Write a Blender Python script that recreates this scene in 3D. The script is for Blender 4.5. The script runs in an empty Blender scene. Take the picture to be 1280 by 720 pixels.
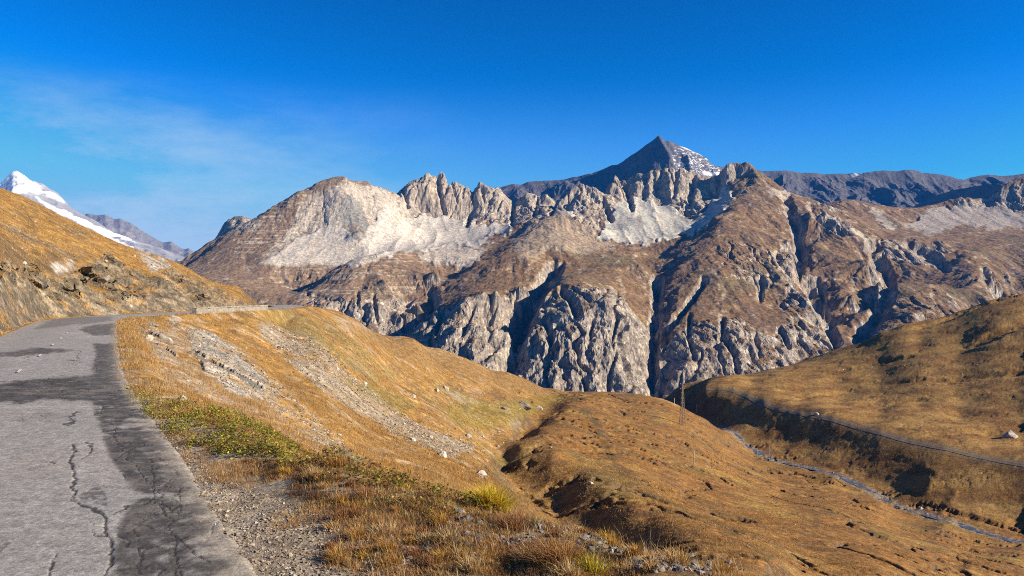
import bpy, bmesh, math, random
import numpy as np
from mathutils import Vector

random.seed(7)
RNG = np.random.default_rng(11)
scene = bpy.context.scene
COL = scene.collection

# ------------------------------------------------------------------ camera
F = 1005.0            # focal length in pixels of a 1280 px wide picture
CX, CY = 640.0, 360.0
H = 2.4               # eye height above the road
cam = bpy.data.cameras.new('camera')
cam.sensor_width = 36.0
cam.lens = 36.0 * F / 1280.0
cam.clip_start = 0.1
cam.clip_end = 60000
camo = bpy.data.objects.new('camera', cam)
COL.objects.link(camo)
camo.location = (0, 0, H)
camo.rotation_euler = (math.pi / 2, 0, 0)
scene.camera = camo

# ------------------------------------------------------------------ noise
from concurrent.futures import ThreadPoolExecutor
POOL = ThreadPoolExecutor(4)
_r = np.random.default_rng(5)
PERM = np.concatenate([_r.permutation(4096)] * 2).astype(np.int32)
_ang = _r.random(4096) * 2 * np.pi
GX = np.cos(_ang).astype(np.float32); GY = np.sin(_ang).astype(np.float32)
RV = _r.random(4096).astype(np.float32)

def hidx(ix, iy, seed):
    return PERM[PERM[(ix + seed * 131) & 4095] + ((iy + seed * 57) & 4095)]

def vhash(ix, iy, seed):
    return RV[hidx(ix, iy, seed)]

def par(fn, *arr):
    """run an elementwise function on row blocks in parallel"""
    n = arr[0].shape[0]
    if arr[0].size < 100000 or n < 8: return fn(*arr)
    sp = np.array_split(np.arange(n), 8)
    res = list(POOL.map(lambda k: fn(*[a[k[0]:k[-1] + 1] for a in arr]), sp))
    if isinstance(res[0], tuple): return tuple(np.concatenate(r) for r in zip(*res))
    return np.concatenate(res)

def _noise(x, y, seed):
    x = np.asarray(x, np.float32); y = np.asarray(y, np.float32)
    ix = np.floor(x); iy = np.floor(y)
    fx = x - ix; fy = y - iy
    ix = ix.astype(np.int32); iy = iy.astype(np.int32)
    ux = fx * fx * fx * (fx * (fx * 6 - 15) + 10)
    uy = fy * fy * fy * (fy * (fy * 6 - 15) + 10)
    def g(dx, dy):
        h = hidx(ix + dx, iy + dy, seed)
        return GX[h] * (fx - dx) + GY[h] * (fy - dy)
    n0 = g(0, 0); n1 = g(1, 0); n2 = g(0, 1); n3 = g(1, 1)
    a = n0 + ux * (n1 - n0); b = n2 + ux * (n3 - n2)
    return (a + uy * (b - a)) * np.float32(1.45)

def noise(x, y, seed=0):
    """gradient noise, about -1..1"""
    return par(lambda a, b: _noise(a, b, seed), np.asarray(x), np.asarray(y))

def fbm(x, y, octv=5, seed=0, gain=0.5, lac=2.03):
    return par(lambda a, b: _fbm(a, b, octv, seed, gain, lac), np.asarray(x), np.asarray(y))

def _fbm(x, y, octv, seed, gain, lac):
    s = np.zeros_like(x); a = 1.0; t = 0.0
    for k in range(octv):
        s += a * _noise(x, y, seed + k * 17); t += a
        a *= gain; x = x * lac + 13.7; y = y * lac - 7.3
    return s / t

def ridged(x, y, octv=5, seed=0, gain=0.5, lac=2.07):
    return par(lambda a, b: _ridged(a, b, octv, seed, gain, lac), np.asarray(x), np.asarray(y))

def _ridged(x, y, octv, seed, gain, lac):
    x = np.asarray(x, np.float32); y = np.asarray(y, np.float32)
    s = np.zeros_like(x); a = 1.0; t = 0.0; w = np.ones_like(x)
    for k in range(octv):
        n = 1 - np.abs(_noise(x, y, seed + k * 31)) * 1.15
        n = n * n
        s += a * n * w; t += a
        w = np.clip(n * 1.6, 0, 1)
        a *= gain; x = x * lac + 3.1; y = y * lac + 9.2
    return s / t

def worley(x, y, seed=0):
    return par(lambda a, b: _worley(a, b, seed), x, y)

def _worley(x, y, seed=0):
    """distance to nearest and second nearest point, and id of the nearest"""
    ix = np.floor(x).astype(np.int32); iy = np.floor(y).astype(np.int32)
    d1 = np.full(x.shape, 9.0); d2 = np.full(x.shape, 9.0); idn = np.zeros(x.shape)
    for i in (-1, 0, 1):
        for j in (-1, 0, 1):
            cx = ix + i; cy = iy + j
            px = cx + vhash(cx, cy, seed); py = cy + vhash(cx, cy, seed + 5)
            d = np.hypot(px - x, py - y)
            m = d < d1
            d2 = np.where(m, d1, np.minimum(d2, d))
            idn = np.where(m, vhash(cx, cy, seed + 9), idn)
            d1 = np.where(m, d, d1)
    return d1, d2, idn

def gully(px, py, dx, dy, seed):
    return par(lambda a, b, c, d: _gully(a, b, c, d, seed), px, py, dx, dy)

def _gully(px, py, dx, dy, seed):
    px = px.astype(np.float32); py = py.astype(np.float32); dx = dx.astype(np.float32); dy = dy.astype(np.float32)
    ix = np.floor(px); iy = np.floor(py)
    fx = px - ix; fy = py - iy
    ix = ix.astype(np.int32); iy = iy.astype(np.int32)
    c = np.zeros_like(px); sx = np.zeros_like(px); wt = np.zeros_like(px)
    for i in (-1, 0, 1):
        for j in (-1, 0, 1):
            hx = vhash(ix - i, iy - j, seed) * 0.6 + 0.2
            hy = vhash(ix - i, iy - j, seed + 3) * 0.6 + 0.2
            qx = fx + i - hx; qy = fy + j - hy
            w = np.exp(-2.2 * (qx * qx + qy * qy))
            m = (qx * dx + qy * dy) * (2 * np.pi)
            c += np.cos(m) * w; sx += -np.sin(m) * w; wt += w
    return c / wt, sx / wt

def sstep(a, b, x):
    t = np.clip((x - a) / (b - a), 0, 1)
    return t * t * (3 - 2 * t)

def mix(a, b, t):
    return a + (b - a) * t[..., None] if np.ndim(t) and np.ndim(b) <= 1 or np.ndim(a) > np.ndim(t) else a + (b - a) * t

# ------------------------------------------------------------------ surfaces from contour points
class RBF:
    def __init__(self, pts, vals, beta=1.0, lam=0.0):
        self.p = np.asarray(pts, float); self.b = beta
        n = len(self.p)
        A = -self._k(self.p) + 0.0
        A[np.arange(n), np.arange(n)] += lam
        M = np.zeros((n + 3, n + 3)); M[:n, :n] = A
        P = np.c_[np.ones(n), self.p / 100.0]
        M[:n, n:] = P; M[n:, :n] = P.T
        self.w = np.linalg.solve(M, np.r_[np.asarray(vals, float), 0, 0, 0])
    def _k(self, q):
        d = np.sqrt(((q[:, None, :] - self.p[None]) ** 2).sum(-1) + 1e-9)
        return d ** self.b
    def __call__(self, x, y):
        sh = x.shape; q = np.c_[x.ravel(), y.ravel()]
        out = np.empty(len(q)); n = len(self.p)
        for s in range(0, len(q), 8000):
            c = q[s:s + 8000]
            d2 = (c * c).sum(1)[:, None] + (self.p * self.p).sum(1)[None] - 2 * c @ self.p.T
            k = -np.maximum(d2, 1e-9) ** (self.b / 2)
            out[s:s + 8000] = k @ self.w[:n] + self.w[n] + c @ self.w[n + 1:] / 100.0
        return out.reshape(sh)

def densify(pl, step):
    out = []
    for a, b in zip(pl[:-1], pl[1:]):
        n = max(1, int(math.hypot(b[0] - a[0], b[1] - a[1]) / step))
        for k in range(n):
            t = k / n
            out.append(tuple(a[i] + (b[i] - a[i]) * t for i in range(3)))
    out.append(tuple(pl[-1]))
    return out

def grid_mesh(name, X, Y, Z, mat, colr=None, extra=None, smooth=True):
    nr, nc = X.shape
    me = bpy.data.meshes.new(name)
    nv = nr * nc
    co = np.empty((nv, 3), np.float32)
    co[:, 0] = X.ravel(); co[:, 1] = Y.ravel(); co[:, 2] = Z.ravel()
    i = np.arange((nr - 1) * nc).reshape(nr - 1, nc)[:, :-1]
    quads = np.stack([i, i + 1, i + nc + 1, i + nc], -1).reshape(-1, 4).astype(np.int32)
    nf = len(quads)
    me.vertices.add(nv); me.vertices.foreach_set('co', co.ravel())
    me.loops.add(nf * 4); me.loops.foreach_set('vertex_index', quads.ravel())
    me.polygons.add(nf)
    me.polygons.foreach_set('loop_start', np.arange(nf, dtype=np.int32) * 4)
    me.polygons.foreach_set('loop_total', np.full(nf, 4, np.int32))
    me.polygons.foreach_set('use_smooth', np.full(nf, smooth, bool))
    me.update(calc_edges=True)
    if colr is not None:
        at = me.attributes.new('Col', 'FLOAT_COLOR', 'POINT')
        c = np.ones((nv, 4), np.float32); c[:, :3] = colr.reshape(-1, 3)
        at.data.foreach_set('color', c.ravel())
    for k, v in (extra or {}).items():
        at = me.attributes.new(k, 'FLOAT', 'POINT')
        at.data.foreach_set('value', v.astype(np.float32).ravel())
    me.materials.append(mat)
    o = bpy.data.objects.new(name, me); COL.objects.link(o)
    return o

def tri_mesh(name, verts, faces, mat, colr=None, smooth=False):
    """verts (n,3), faces (m,3 or 4) numpy -> object"""
    me = bpy.data.meshes.new(name)
    k = faces.shape[1]; nf = len(faces)
    me.vertices.add(len(verts)); me.vertices.foreach_set('co', verts.astype(np.float32).ravel())
    me.loops.add(nf * k); me.loops.foreach_set('vertex_index', faces.astype(np.int32).ravel())
    me.polygons.add(nf)
    me.polygons.foreach_set('loop_start', np.arange(nf, dtype=np.int32) * k)
    me.polygons.foreach_set('loop_total', np.full(nf, k, np.int32))
    me.polygons.foreach_set('use_smooth', np.full(nf, smooth, bool))
    me.update(calc_edges=True)
    if colr is not None:
        at = me.attributes.new('Col', 'FLOAT_COLOR', 'POINT')
        c = np.ones((len(verts), 4), np.float32); c[:, :3] = colr
        at.data.foreach_set('color', c.ravel())
    me.materials.append(mat)
    o = bpy.data.objects.new(name, me); COL.objects.link(o)
    return o

def tag(o, label=None, cat=None, group=None, kind=None):
    if label: o['label'] = label
    if cat: o['category'] = cat
    if group: o['group'] = group
    if kind: o['kind'] = kind
    return o

def poly_mask(u, v, poly, warp=None):
    """inside test of a closed outline"""
    p = np.asarray(poly, float)
    inside = np.zeros(u.shape, bool)
    j = len(p) - 1
    for i in range(len(p)):
        xi, yi = p[i]; xj, yj = p[j]
        if yi != yj:
            c = ((yi > v) != (yj > v)) & (u < (xj - xi) * (v - yi) / (yj - yi) + xi)
            inside ^= c
        j = i
    return inside

def blur(a, n=1):
    for _ in range(n):
        b = a.copy()
        b[1:-1] = (a[:-2] + 2 * a[1:-1] + a[2:]) / 4
        a = b.copy()
        a[:, 1:-1] = (b[:, :-2] + 2 * b[:, 1:-1] + b[:, 2:]) / 4
    return a

def smask(u, v, poly, n=2):
    return blur(poly_mask(u, v, poly).astype(float), n)

def coarse(fn, *arr, step=5):
    """evaluate a smooth function of the grid on every 5th row and column, and interpolate"""
    nr, nc = arr[0].shape
    ri = np.unique(np.r_[np.arange(0, nr, step), nr - 1]); ci = np.unique(np.r_[np.arange(0, nc, step), nc - 1])
    res = fn(*[a[np.ix_(ri, ci)] for a in arr])
    tup = isinstance(res, tuple); res = res if tup else (res,)
    r = np.arange(nr); c = np.arange(nc)
    i = np.clip(np.searchsorted(ri, r, 'right') - 1, 0, len(ri) - 2); j = np.clip(np.searchsorted(ci, c, 'right') - 1, 0, len(ci) - 2)
    a = ((r - ri[i]) / (ri[i + 1] - ri[i]))[:, None]; b = ((c - ci[j]) / (ci[j + 1] - ci[j]))[None]
    out = []
    for q in res:
        t = q[i] * (1 - a) + q[i + 1] * a
        out.append(t[:, j] * (1 - b) + t[:, j + 1] * b)
    return tuple(out) if tup else out[0]

def seg_dist(x, y, pl):
    d = np.full(x.shape, 1e9)
    for (ax, ay), (bx, by) in zip(pl[:-1], pl[1:]):
        ex, ey = bx - ax, by - ay
        t = np.clip(((x - ax) * ex + (y - ay) * ey) / (ex * ex + ey * ey + 1e-12), 0, 1)
        d = np.minimum(d, np.hypot(x - ax - t * ex, y - ay - t * ey))
    return d

# ------------------------------------------------------------------ materials
def new_mat(name):
    m = bpy.data.materials.new(name); m.use_nodes = True
    nt = m.node_tree; nt.nodes.clear()
    out = nt.nodes.new('ShaderNodeOutputMaterial')
    b = nt.nodes.new('ShaderNodeBsdfPrincipled')
    nt.links.new(b.outputs[0], out.inputs[0])
    return m, nt, b

def nd(nt, t, **kw):
    n = nt.nodes.new(t)
    for k, v in kw.items():
        if k.startswith('i_'):
            n.inputs[int(k[2:])].default_value = v
        else:
            setattr(n, k, v)
    return n

def nz(nt, coord, scale, detail=6, rough=0.6, vscale=None):
    n = nd(nt, 'ShaderNodeTexNoise')
    n.inputs['Scale'].default_value = scale
    n.inputs['Detail'].default_value = detail
    n.inputs['Roughness'].default_value = rough
    if vscale:
        mp = nd(nt, 'ShaderNodeMapping'); mp.inputs['Scale'].default_value = vscale
        nt.links.new(coord, mp.inputs[0]); coord = mp.outputs[0]
    nt.links.new(coord, n.inputs['Vector'])
    return n.outputs['Fac']

def ramp(nt, fac, stops):
    r = nd(nt, 'ShaderNodeValToRGB')
    e = r.color_ramp.elements
    while len(e) < len(stops): e.new(0.5)
    for k, (p, c) in enumerate(stops):
        e[k].position = p
        e[k].color = (c, c, c, 1) if not isinstance(c, (tuple, list)) else (*c, 1)
    nt.links.new(fac, r.inputs[0])
    return r.outputs[0]

def mul(nt, a, b, fac=1.0, mode='MULTIPLY'):
    m = nd(nt, 'ShaderNodeMix', data_type='RGBA', blend_type=mode)
    m.inputs[0].default_value = fac
    nt.links.new(a, m.inputs[6]); nt.links.new(b, m.inputs[7])
    return m.outputs[2]

def math2(nt, op, a, b):
    m = nd(nt, 'ShaderNodeMath', operation=op)
    for k, s in enumerate((a, b)):
        if isinstance(s, (int, float)): m.inputs[k].default_value = s
        else: nt.links.new(s, m.inputs[k])
    return m.outputs[0]

def terrain_mat(name, scales, bump_scales, var=(0.6, 1.4), rough=0.95, bump=0.6, spec=0.15):
    """albedo from the Col attribute, broken up by noise at several sizes, with bump"""
    m, nt, b = new_mat(name)
    at = nd(nt, 'ShaderNodeAttribute', attribute_name='Col')
    tc = nd(nt, 'ShaderNodeTexCoord')
    c = at.outputs['Color']
    for s in scales:
        f = nz(nt, tc.outputs['Object'], s, 5, 0.65)
        c = mul(nt, c, ramp(nt, f, [(0.28, var[0]), (0.5, 1.0), (0.74, var[1])]))
    nt.links.new(c, b.inputs['Base Color'])
    b.inputs['Roughness'].default_value = rough
    b.inputs['Specular IOR Level'].default_value = spec
    last = None
    for s, dist in bump_scales:
        f = nz(nt, tc.outputs['Object'], s, 6, 0.65)
        bp = nd(nt, 'ShaderNodeBump'); bp.inputs['Strength'].default_value = bump
        bp.inputs['Distance'].default_value = dist
        nt.links.new(f, bp.inputs['Height'])
        if last is not None: nt.links.new(last, bp.inputs['Normal'])
        last = bp.outputs[0]
    if last is not None: nt.links.new(last, b.inputs['Normal'])
    return m

def attr_mat(name, rough=0.85, spec=0.2, sub=0.0):
    m, nt, b = new_mat(name)
    at = nd(nt, 'ShaderNodeAttribute', attribute_name='Col')
    nt.links.new(at.outputs['Color'], b.inputs['Base Color'])
    b.inputs['Roughness'].default_value = rough
    b.inputs['Specular IOR Level'].default_value = spec
    return m

def at3(u, v, D):
    """point seen at pixel (u, v) of the 1280 px picture at distance D along the view"""
    return ((u - CX) / F * D, D, H - (v - CY) / F * D)

# ------------------------------------------------------------------ the big rock mountain across the valley
# contour points: (column, row, distance), as sighted from the road
SKY_L = [(150,372,3350),(190,350,3370),(235,321,3400),(262,301,3450),(300,283,3500),(330,268,3550),(350,255,3600),(370,240,3650),(395,229,3700),(420,222,3740),
  (430,221,3750),(436,224,3770),(445,229,3800),(455,228,3850),(462,227,3900),(474,232,3980),(484,237,4050),(495,241,4120)]
SKY_M = [(500,239,4250),(504,236,4300),(510,231,4300),(516,233,4300),(524,225,4320),(532,221,4330),(538,219,4350),(543,222,4370),(547,227,4420),(551,220,4390),(554,215,4400),(557,222,4400),(562,230,4410),
  (566,237,4450),(571,227,4400),(577,231,4400),(584,234,4410),(590,241,4460),(594,233,4400),(598,229,4390),(605,233,4390),(612,238,4400),(617,239,4410),(623,238,4400),(631,245,4380),(637,252,4360),(641,260,4420),
  (644,263,4450),(650,249,4400),(655,247,4380),(664,246,4390),(671,252,4420),(674,250,4400),(682,248,4380),(691,252,4360),(695,257,4330),(700,252,4280),(708,243,4250),(718,240,4220),(726,236,4200),(736,237,4200),(742,244,4250),(748,250,4300),
  (754,249,4350),(759,239,4380),(764,229,4400),(769,224,4400),(775,231,4410),(780,238,4430),(784,233,4420),(790,223,4400),(796,219,4380),(800,222,4390),(806,217,4380),(815,216,4390),(824,214,4380),(836,213,4370),(846,213,4360),
  (858,214,4350),(870,215,4330),(880,218,4310),(890,218,4290),(899,223,4280),(905,213,4220),(912,208,4200),(920,205,4200),(926,207,4200),(932,204,4200),(938,208,4180),(946,214,4150),(955,219,4100),(963,226,4080),(975,233,4050),(988,239,4000),
  (1000,244,3980),(1012,249,3980),(1026,254,4000),(1040,258,4020),(1052,252,4250),(1062,251,4300),(1076,253,4300),(1090,257,4300),(1102,257,4320),(1112,260,4350),(1122,262,4380),(1135,262,4400),(1150,260,4420),(1162,258,4430),
  (1172,256,4430),(1180,254,4420),(1188,250,4400),(1194,252,4400),(1200,247,4400),(1206,250,4400),(1213,249,4400),(1220,252,4400),(1228,250,4400),(1238,251,4400),(1246,248,4400),(1250,236,4420),(1258,232,4430),(1266,227,4440),(1276,223,4450),(1290,220,4460),(1330,216,4480),(1420,205,4500)]
LINES = [
 # crest of the grassy bench in front of the pale peak
 [(372,370,2860),(385,361,2870),(400,350,2890),(412,341,2910),(425,334,2935),(440,327,2960),(455,322,3000),(480,316,3060),(510,313,3220),(545,312,3420)],
 # hollow behind it
 [(378,369,3010),(400,354,3040),(425,341,3090),(450,333,3170),(470,325,3250)],
 # crest of the middle spur running down from the tan knob
 [(705,264,3700),(690,272,3600),(665,290,3400),(645,304,3250),(620,318,3120),(600,330,3020),(580,345,2930),(560,360,2820),(545,372,2750),(528,386,2660),(512,396,2580)],
 [(640,300,3480),(618,313,3320),(596,326,3200),(574,342,3080),(553,358,2960),(536,372,2860),(516,388,2760),(503,402,2660)],
 # tan ridge from the knob bounding the white basin
 [(705,264,3700),(718,268,3650),(735,278,3580),(750,290,3500),(765,301,3440)],
 # gully left of the dome
 [(690,330,3000),(676,347,2850),(668,370,2680),(658,390,2590),(649,415,2500),(641,445,2400),(633,472,2320)],
 [(697,345,2680),(688,358,2560),(682,368,2470),(672,390,2350),(664,415,2240),(658,440,2170),(650,465,2110)],
 # top of the dome
 [(690,362,2500),(710,360,2480),(735,358,2480),(760,365,2450),(785,385,2400),(800,405,2360),(810,430,2290),(813,455,2210)],
 # gully right of the dome
 [(818,375,2720),(820,400,2590),(819,420,2470),(815,438,2370),(815,460,2290),(818,490,2200)],
 # left edge of the right spur
 [(926,222,4150),(925,235,3920),(920,248,3750),(912,260,3600),(905,268,3480),(895,279,3380),(885,290,3290),(872,304,3180),(863,318,3060),(856,330,2960),(851,345,2850),(849,360,2740),(848,376,2640),(842,395,2500),(832,415,2390),(826,432,2290),(824,450,2210),(823,470,2150),(826,490,2100)],
 # shadowed gully at its foot
 [(880,280,3640),(862,292,3540),(845,308,3400),(830,325,3220),(822,345,3020),(821,360,2880)],
 # long gully in the right spur
 [(985,250,3780),(996,280,3560),(1002,305,3420),(1001,325,3280),(998,338,3180),(1008,352,3080),(1020,375,2930),(1032,395,2780),(1043,420,2630)],
 [(985,300,3220),(992,330,2960),(996,348,2860),(1010,370,2700),(1022,390,2590),(1034,410,2490)],
 [(1018,290,3450),(1014,308,3300),(1013,322,3200),(1022,335,3060),(1036,350,2960),(1050,365,2850),(1056,390,2660)],
 # cliff step below the right shoulder
 [(1018,254,3830),(1032,263,3780),(1046,269,3720),(1060,278,3600),(1074,292,3520)],
 [(1012,264,3560),(1026,274,3500),(1042,286,3440),(1056,297,3380)],
 # tan ridge
 [(1062,284,3480),(1074,296,3400),(1086,305,3340),(1094,325,3020),(1102,345,2860),(1100,360,2790)],
 # gully by the rounded hill
 [(1092,308,3420),(1100,325,3300),(1108,345,3200),(1114,358,3120),(1108,380,2960),(1094,400,2820),(1078,416,2720)],
 [(1165,356,2850),(1145,360,2800),(1131,370,2700),(1117,390,2560),(1104,408,2450)],
 # gully at the far right
 [(1262,320,3400),(1268,345,3200),(1262,365,3050),(1252,385,2950)],
 [(1200,312,3330),(1218,322,3220),(1240,345,2980),(1252,362,2850),(1250,380,2750)],
 # right cliff band
 [(1098,300,3560),(1120,301,3540),(1146,302,3540),(1170,312,3480),(1182,325,3420)],
 [(1110,316,3340),(1130,318,3330),(1150,322,3300),(1178,336,3220)],
 # rim of the white basin
 [(752,303,3440),(775,305,3420),(800,306,3400),(830,300,3430),(850,297,3450),(868,291,3500)],
]
PTS = [
 # pale peak
 (430,300,3430),(340,327,3150),(300,331,3130),(420,331,3210),(385,328,3180),(380,290,3460),(400,255,3620),(350,300,3380),(446,262,3650),(441,245,3640),(445,290,3430),(470,312,3420),(455,305,3400),
 (500,280,3950),(520,305,3700),(560,304,3620),(600,299,3720),(540,309,3560),(505,255,4170),(520,262,4200),(540,262,4200),(560,262,4220),(580,262,4230),(600,262,4230),(620,270,4180),(540,283,4000),(580,281,4020),(612,281,4000),(636,281,3980),(640,272,4120),(620,292,3800),
 (260,346,2950),(300,361,2800),(330,371,2700),(350,379,2650),(230,350,2900),(190,380,2800),
 # bench face
 (430,361,2750),(480,350,2800),(540,340,2900),(575,322,3150),(600,312,3350),(390,372,2680),(420,376,2580),(450,378,2560),(480,384,2540),(515,378,2640),(400,396,2520),(450,408,2470),(500,420,2420),
 # middle spur face
 (650,345,2840),(610,362,2690),(660,325,2960),(705,308,3160),(682,333,2960),(720,302,3300),(740,332,3030),(725,318,3150),(560,378,2610),
 (520,397,2440),(545,387,2430),(580,379,2400),(620,375,2410),(642,368,2490),(655,358,2620),(515,425,2300),(540,432,2200),(580,446,2110),(610,462,2080),(560,410,2270),(600,410,2220),(630,410,2250),(590,430,2150),(622,440,2150),
 # slab behind the knob
 (728,250,4080),(745,270,3900),(756,288,3700),(715,250,4100),(690,262,4000),(670,262,4150),(655,262,4200),(660,275,3900),
 # dome
 (690,385,2380),(720,400,2230),(740,400,2220),(765,420,2160),(740,450,2080),(720,470,2030),(690,430,2150),(690,470,2040),(780,450,2130),(800,470,2120),(760,490,1980),(700,492,1980),(790,420,2250),
 (750,341,2850),(780,350,2780),(795,330,2950),(770,312,3280),(800,315,3250),(820,318,3280),(800,372,2640),(808,398,2540),(760,352,2720),(830,308,3350),
 # white basin
 (770,295,3570),(800,298,3530),(830,293,3570),(860,288,3590),(800,275,3750),(840,275,3780),(885,266,3820),(905,252,3960),(780,262,3950),(770,257,4120),(800,254,4150),(835,258,4080),(868,272,3880),(862,250,4020),(845,240,4200),(882,254,4080),(893,243,4170),(815,235,4280),(790,240,4280),(875,235,4180),
 # right spur
 (940,262,3560),(960,255,3680),(980,247,3820),(935,290,3250),(965,295,3280),(905,312,3060),(905,340,2830),(945,335,2900),(900,372,2650),(945,378,2620),(880,392,2500),(920,400,2480),(970,385,2640),(975,320,3080),(950,235,3950),(940,222,4080),(970,242,3850),
 (850,425,2290),(890,412,2340),(855,462,2120),(885,450,2170),(912,462,2120),(925,430,2270),(955,450,2210),(985,425,2330),(1000,445,2280),(870,480,2060),(940,475,2080),
 (1040,320,3180),(1060,332,3060),(1080,325,3090),(1065,370,2790),(1062,400,2590),(1085,385,2650),(1085,412,2540),(1050,420,2500),(1050,305,3330),
 (1150,392,2480),(1132,402,2440),(1172,402,2430),(1180,375,2680),(1197,388,2640),(1190,365,2920),(1210,385,2700),(1225,370,2760),(1215,345,2960),(1180,350,3060),(1140,340,3180),(1130,330,3250),(1240,395,2640),
 (1290,345,3080),(1300,370,2950),(1290,390,2850),(1275,335,3300),(1230,310,3480),(1270,305,3560),(1340,350,3050),(1340,300,3600),
 (1095,285,3820),(1130,290,3900),(1180,290,3900),(1230,286,4000),(1280,290,4000),(1150,275,4120),(1200,270,4220),(1250,273,4200),(1290,265,4250),(1070,270,4050),(1040,262,3960),(1110,272,4080),(1190,262,4320),(1220,263,4330),(1262,250,4350),
]
def massif():
    k = 1 / 2.8
    cps = {}
    def add(u, v, D): cps[(round(u, 1), round(D / 6) * 6)] = (u, v, D)
    sm_ = np.convolve(np.pad([p[1] for p in SKY_M], 4, 'edge'), np.ones(9) / 9, 'valid')
    sky2 = [(u, v + (0.75 * (v - a) if u < 900 else 0.2 * (v - a)), D) for (u, v, D), a in zip(SKY_M, sm_)]
    for s in (SKY_L, sky2):
        for (u, v, D) in s:
            add(u, v, D)
        for (u, v, D) in s[::3]:
            add(u, v + 16, D + 170); add(u, v + 60, D + 600)
    for (u, v, D) in SKY_M:
        if 500 < u < 700 or 755 < u < 905: add(u, v + 7, D - 90)
    for L in LINES:
        for (u, v, D) in densify(L, 14): add(u, v, D)
    for p in PTS: add(*p)
    for u in range(-100, 1500, 60):
        add(u, 560, 1760); add(u, 600, 1600)
    # grey rock behind the left shoulder
    for p in [(272,296,4300),(277,286,4300),(283,277,4310),(290,272,4320),(297,271,4320),(305,271,4330),(313,274,4340),(322,280,4350),(296,283,4200),(285,296,4180),(310,285,4190),(296,300,4060),(320,290,4020),(272,318,4000),(262,322,4300)]:
        add(*p)
    P = list(cps.values())
    pts = [(u, D * k) for u, v, D in P]; vals = [v for u, v, D in P]
    surf = RBF(pts, vals, beta=1.08, lam=0.4)
    us = np.r_[np.linspace(-260, 140, 90)[:-1], np.arange(140, 1320, 1.0), np.linspace(1320, 1560, 60)]
    ys = np.r_[np.linspace(1600, 1980, 25)[:-1], np.arange(1980, 3500, 4.2), np.arange(3500, 4480, 5.5), np.linspace(4480, 5200, 30)]
    U, Y = np.meshgrid(us, ys)
    V = coarse(surf, U, Y * k, step=3)
    Z = H - (V - CY) / F * Y
    X = (U - CX) / F * Y
    Z = blur(Z, 1)
    base = Z.copy()
    XG, YG = X, Y
    def grads(Z):
        zu = np.gradient(Z, axis=1) / np.gradient(U, axis=1)
        zx = zu * F / YG
        zy = np.gradient(Z, axis=0) / np.gradient(YG, axis=0)
        return zx, zy - zx * XG / YG
    gx, gy = grads(blur(Z, 14))
    sl = np.hypot(gx, gy)
    # masks, edges roughened
    wu = 7 * fbm(X / 130, Y / 130 + Z / 90, 4, 3); wv = 6 * fbm(X / 120 + 40, Z / 70 + Y / 200, 4, 8)
    Vp = CY - (Z - H) * F / Y
    mu, mv = U + wu, Vp + wv
    scree = np.zeros_like(U)
    tong = 9 * fbm(mu / 8, mv / 70, 3, 97) * sstep(420, 460, U)
    for w, pl in (
      (0.62, [(322,332),(345,318),(372,296),(405,285),(432,285),(450,303),(478,320),(440,334),(395,332),(360,331)]),
      (0.95, [(446,306),(462,285),(478,262),(492,255),(505,272),(530,268),(546,272),(580,272),(605,282),(640,279),(638,290),(604,300),(622,307),(560,312),(500,317),(470,322)]),
      (1.0, [(744,297),(758,280),(768,256),(800,251),(836,258),(858,274),(868,278),(884,262),(898,240),(908,236),(917,247),(906,264),(884,281),(862,293),(832,300),(790,306),(764,304)]),
      (0.5, [(1128,285),(1150,270),(1178,258),(1206,257),(1250,258),(1290,270),(1290,286),(1240,288),(1200,281),(1165,294)]),
      (0.55, [(520,318),(560,312),(600,312),(610,318),(585,332),(540,330)]),
      (0.5, [(1062,282),(1072,288),(1090,306),(1080,306)]), (0.45,[(1085,262),(1100,262),(1118,286),(1108,288)]),
      (0.5, [(690,262),(712,258),(730,268),(718,272),(700,268)]),(0.4,[(955,236),(990,240),(985,250),(962,246)])):
        scree = np.maximum(scree, w * smask(mu, mv + tong, pl, 2))
    rockp = np.zeros_like(U)
    for w, pl in (
      (1.0, [(496,230),(540,212),(700,240),(770,218),(905,205),(925,215),(900,243),(868,276),(835,258),(768,258),(745,292),(700,262),(660,285),(640,280),(605,282),(560,275),(500,272)]),
      (0.75, [(380,250),(430,225),(470,232),(500,245),(470,290),(450,300),(380,318),(340,322)]),
      (0.9, [(505,392),(560,378),(640,372),(655,360),(655,480),(600,490),(500,430)]),
      (0.95, [(682,368),(735,356),(770,364),(800,398),(815,440),(818,500),(640,500),(655,430)]),
      (0.85, [(380,368),(480,376),(520,372),(515,420),(380,400)]),
      (0.85, [(826,430),(870,405),(920,398),(960,420),(1000,400),(1040,420),(1040,460),(820,500)]),
      (0.6, [(880,320),(910,300),(960,310),(1000,320),(1000,350),(950,360),(900,340)]),
      (0.7, [(990,350),(1035,390),(1045,440),(1000,440),(975,380)]),
      (0.7, [(1015,255),(1050,262),(1070,295),(1040,290),(1015,270)]),
      (0.6, [(1120,380),(1160,360),(1195,372),(1200,400),(1110,415)]),
      (0.8, [(1100,300),(1180,305),(1185,340),(1110,320)]),
      (0.8, [(1180,258),(1245,245),(1290,225),(1290,262),(1240,262)]),
      (1.0, [(265,300),(280,270),(325,268),(320,290),(290,290)])):
        rockp = np.maximum(rockp, w * smask(mu, mv, pl, 4))
    # hillside carved by gullies that follow the fall line
    inv = 1 / np.maximum(sl, 1e-4)
    ss = np.clip(sl * 1.3, 0.15, 1.0)
    soft = smask(mu, mv, [(240,330),(300,275),(400,222),(440,222),(492,240),(505,262),(470,300),(440,332),(330,350),(250,350)], 8)
    amp0 = 0.46 + 0.22 * rockp * (1 - scree) - 0.42 * np.clip(scree * 1.2, 0, 1)
    amp0 = amp0 * (1 - 0.6 * soft)
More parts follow.
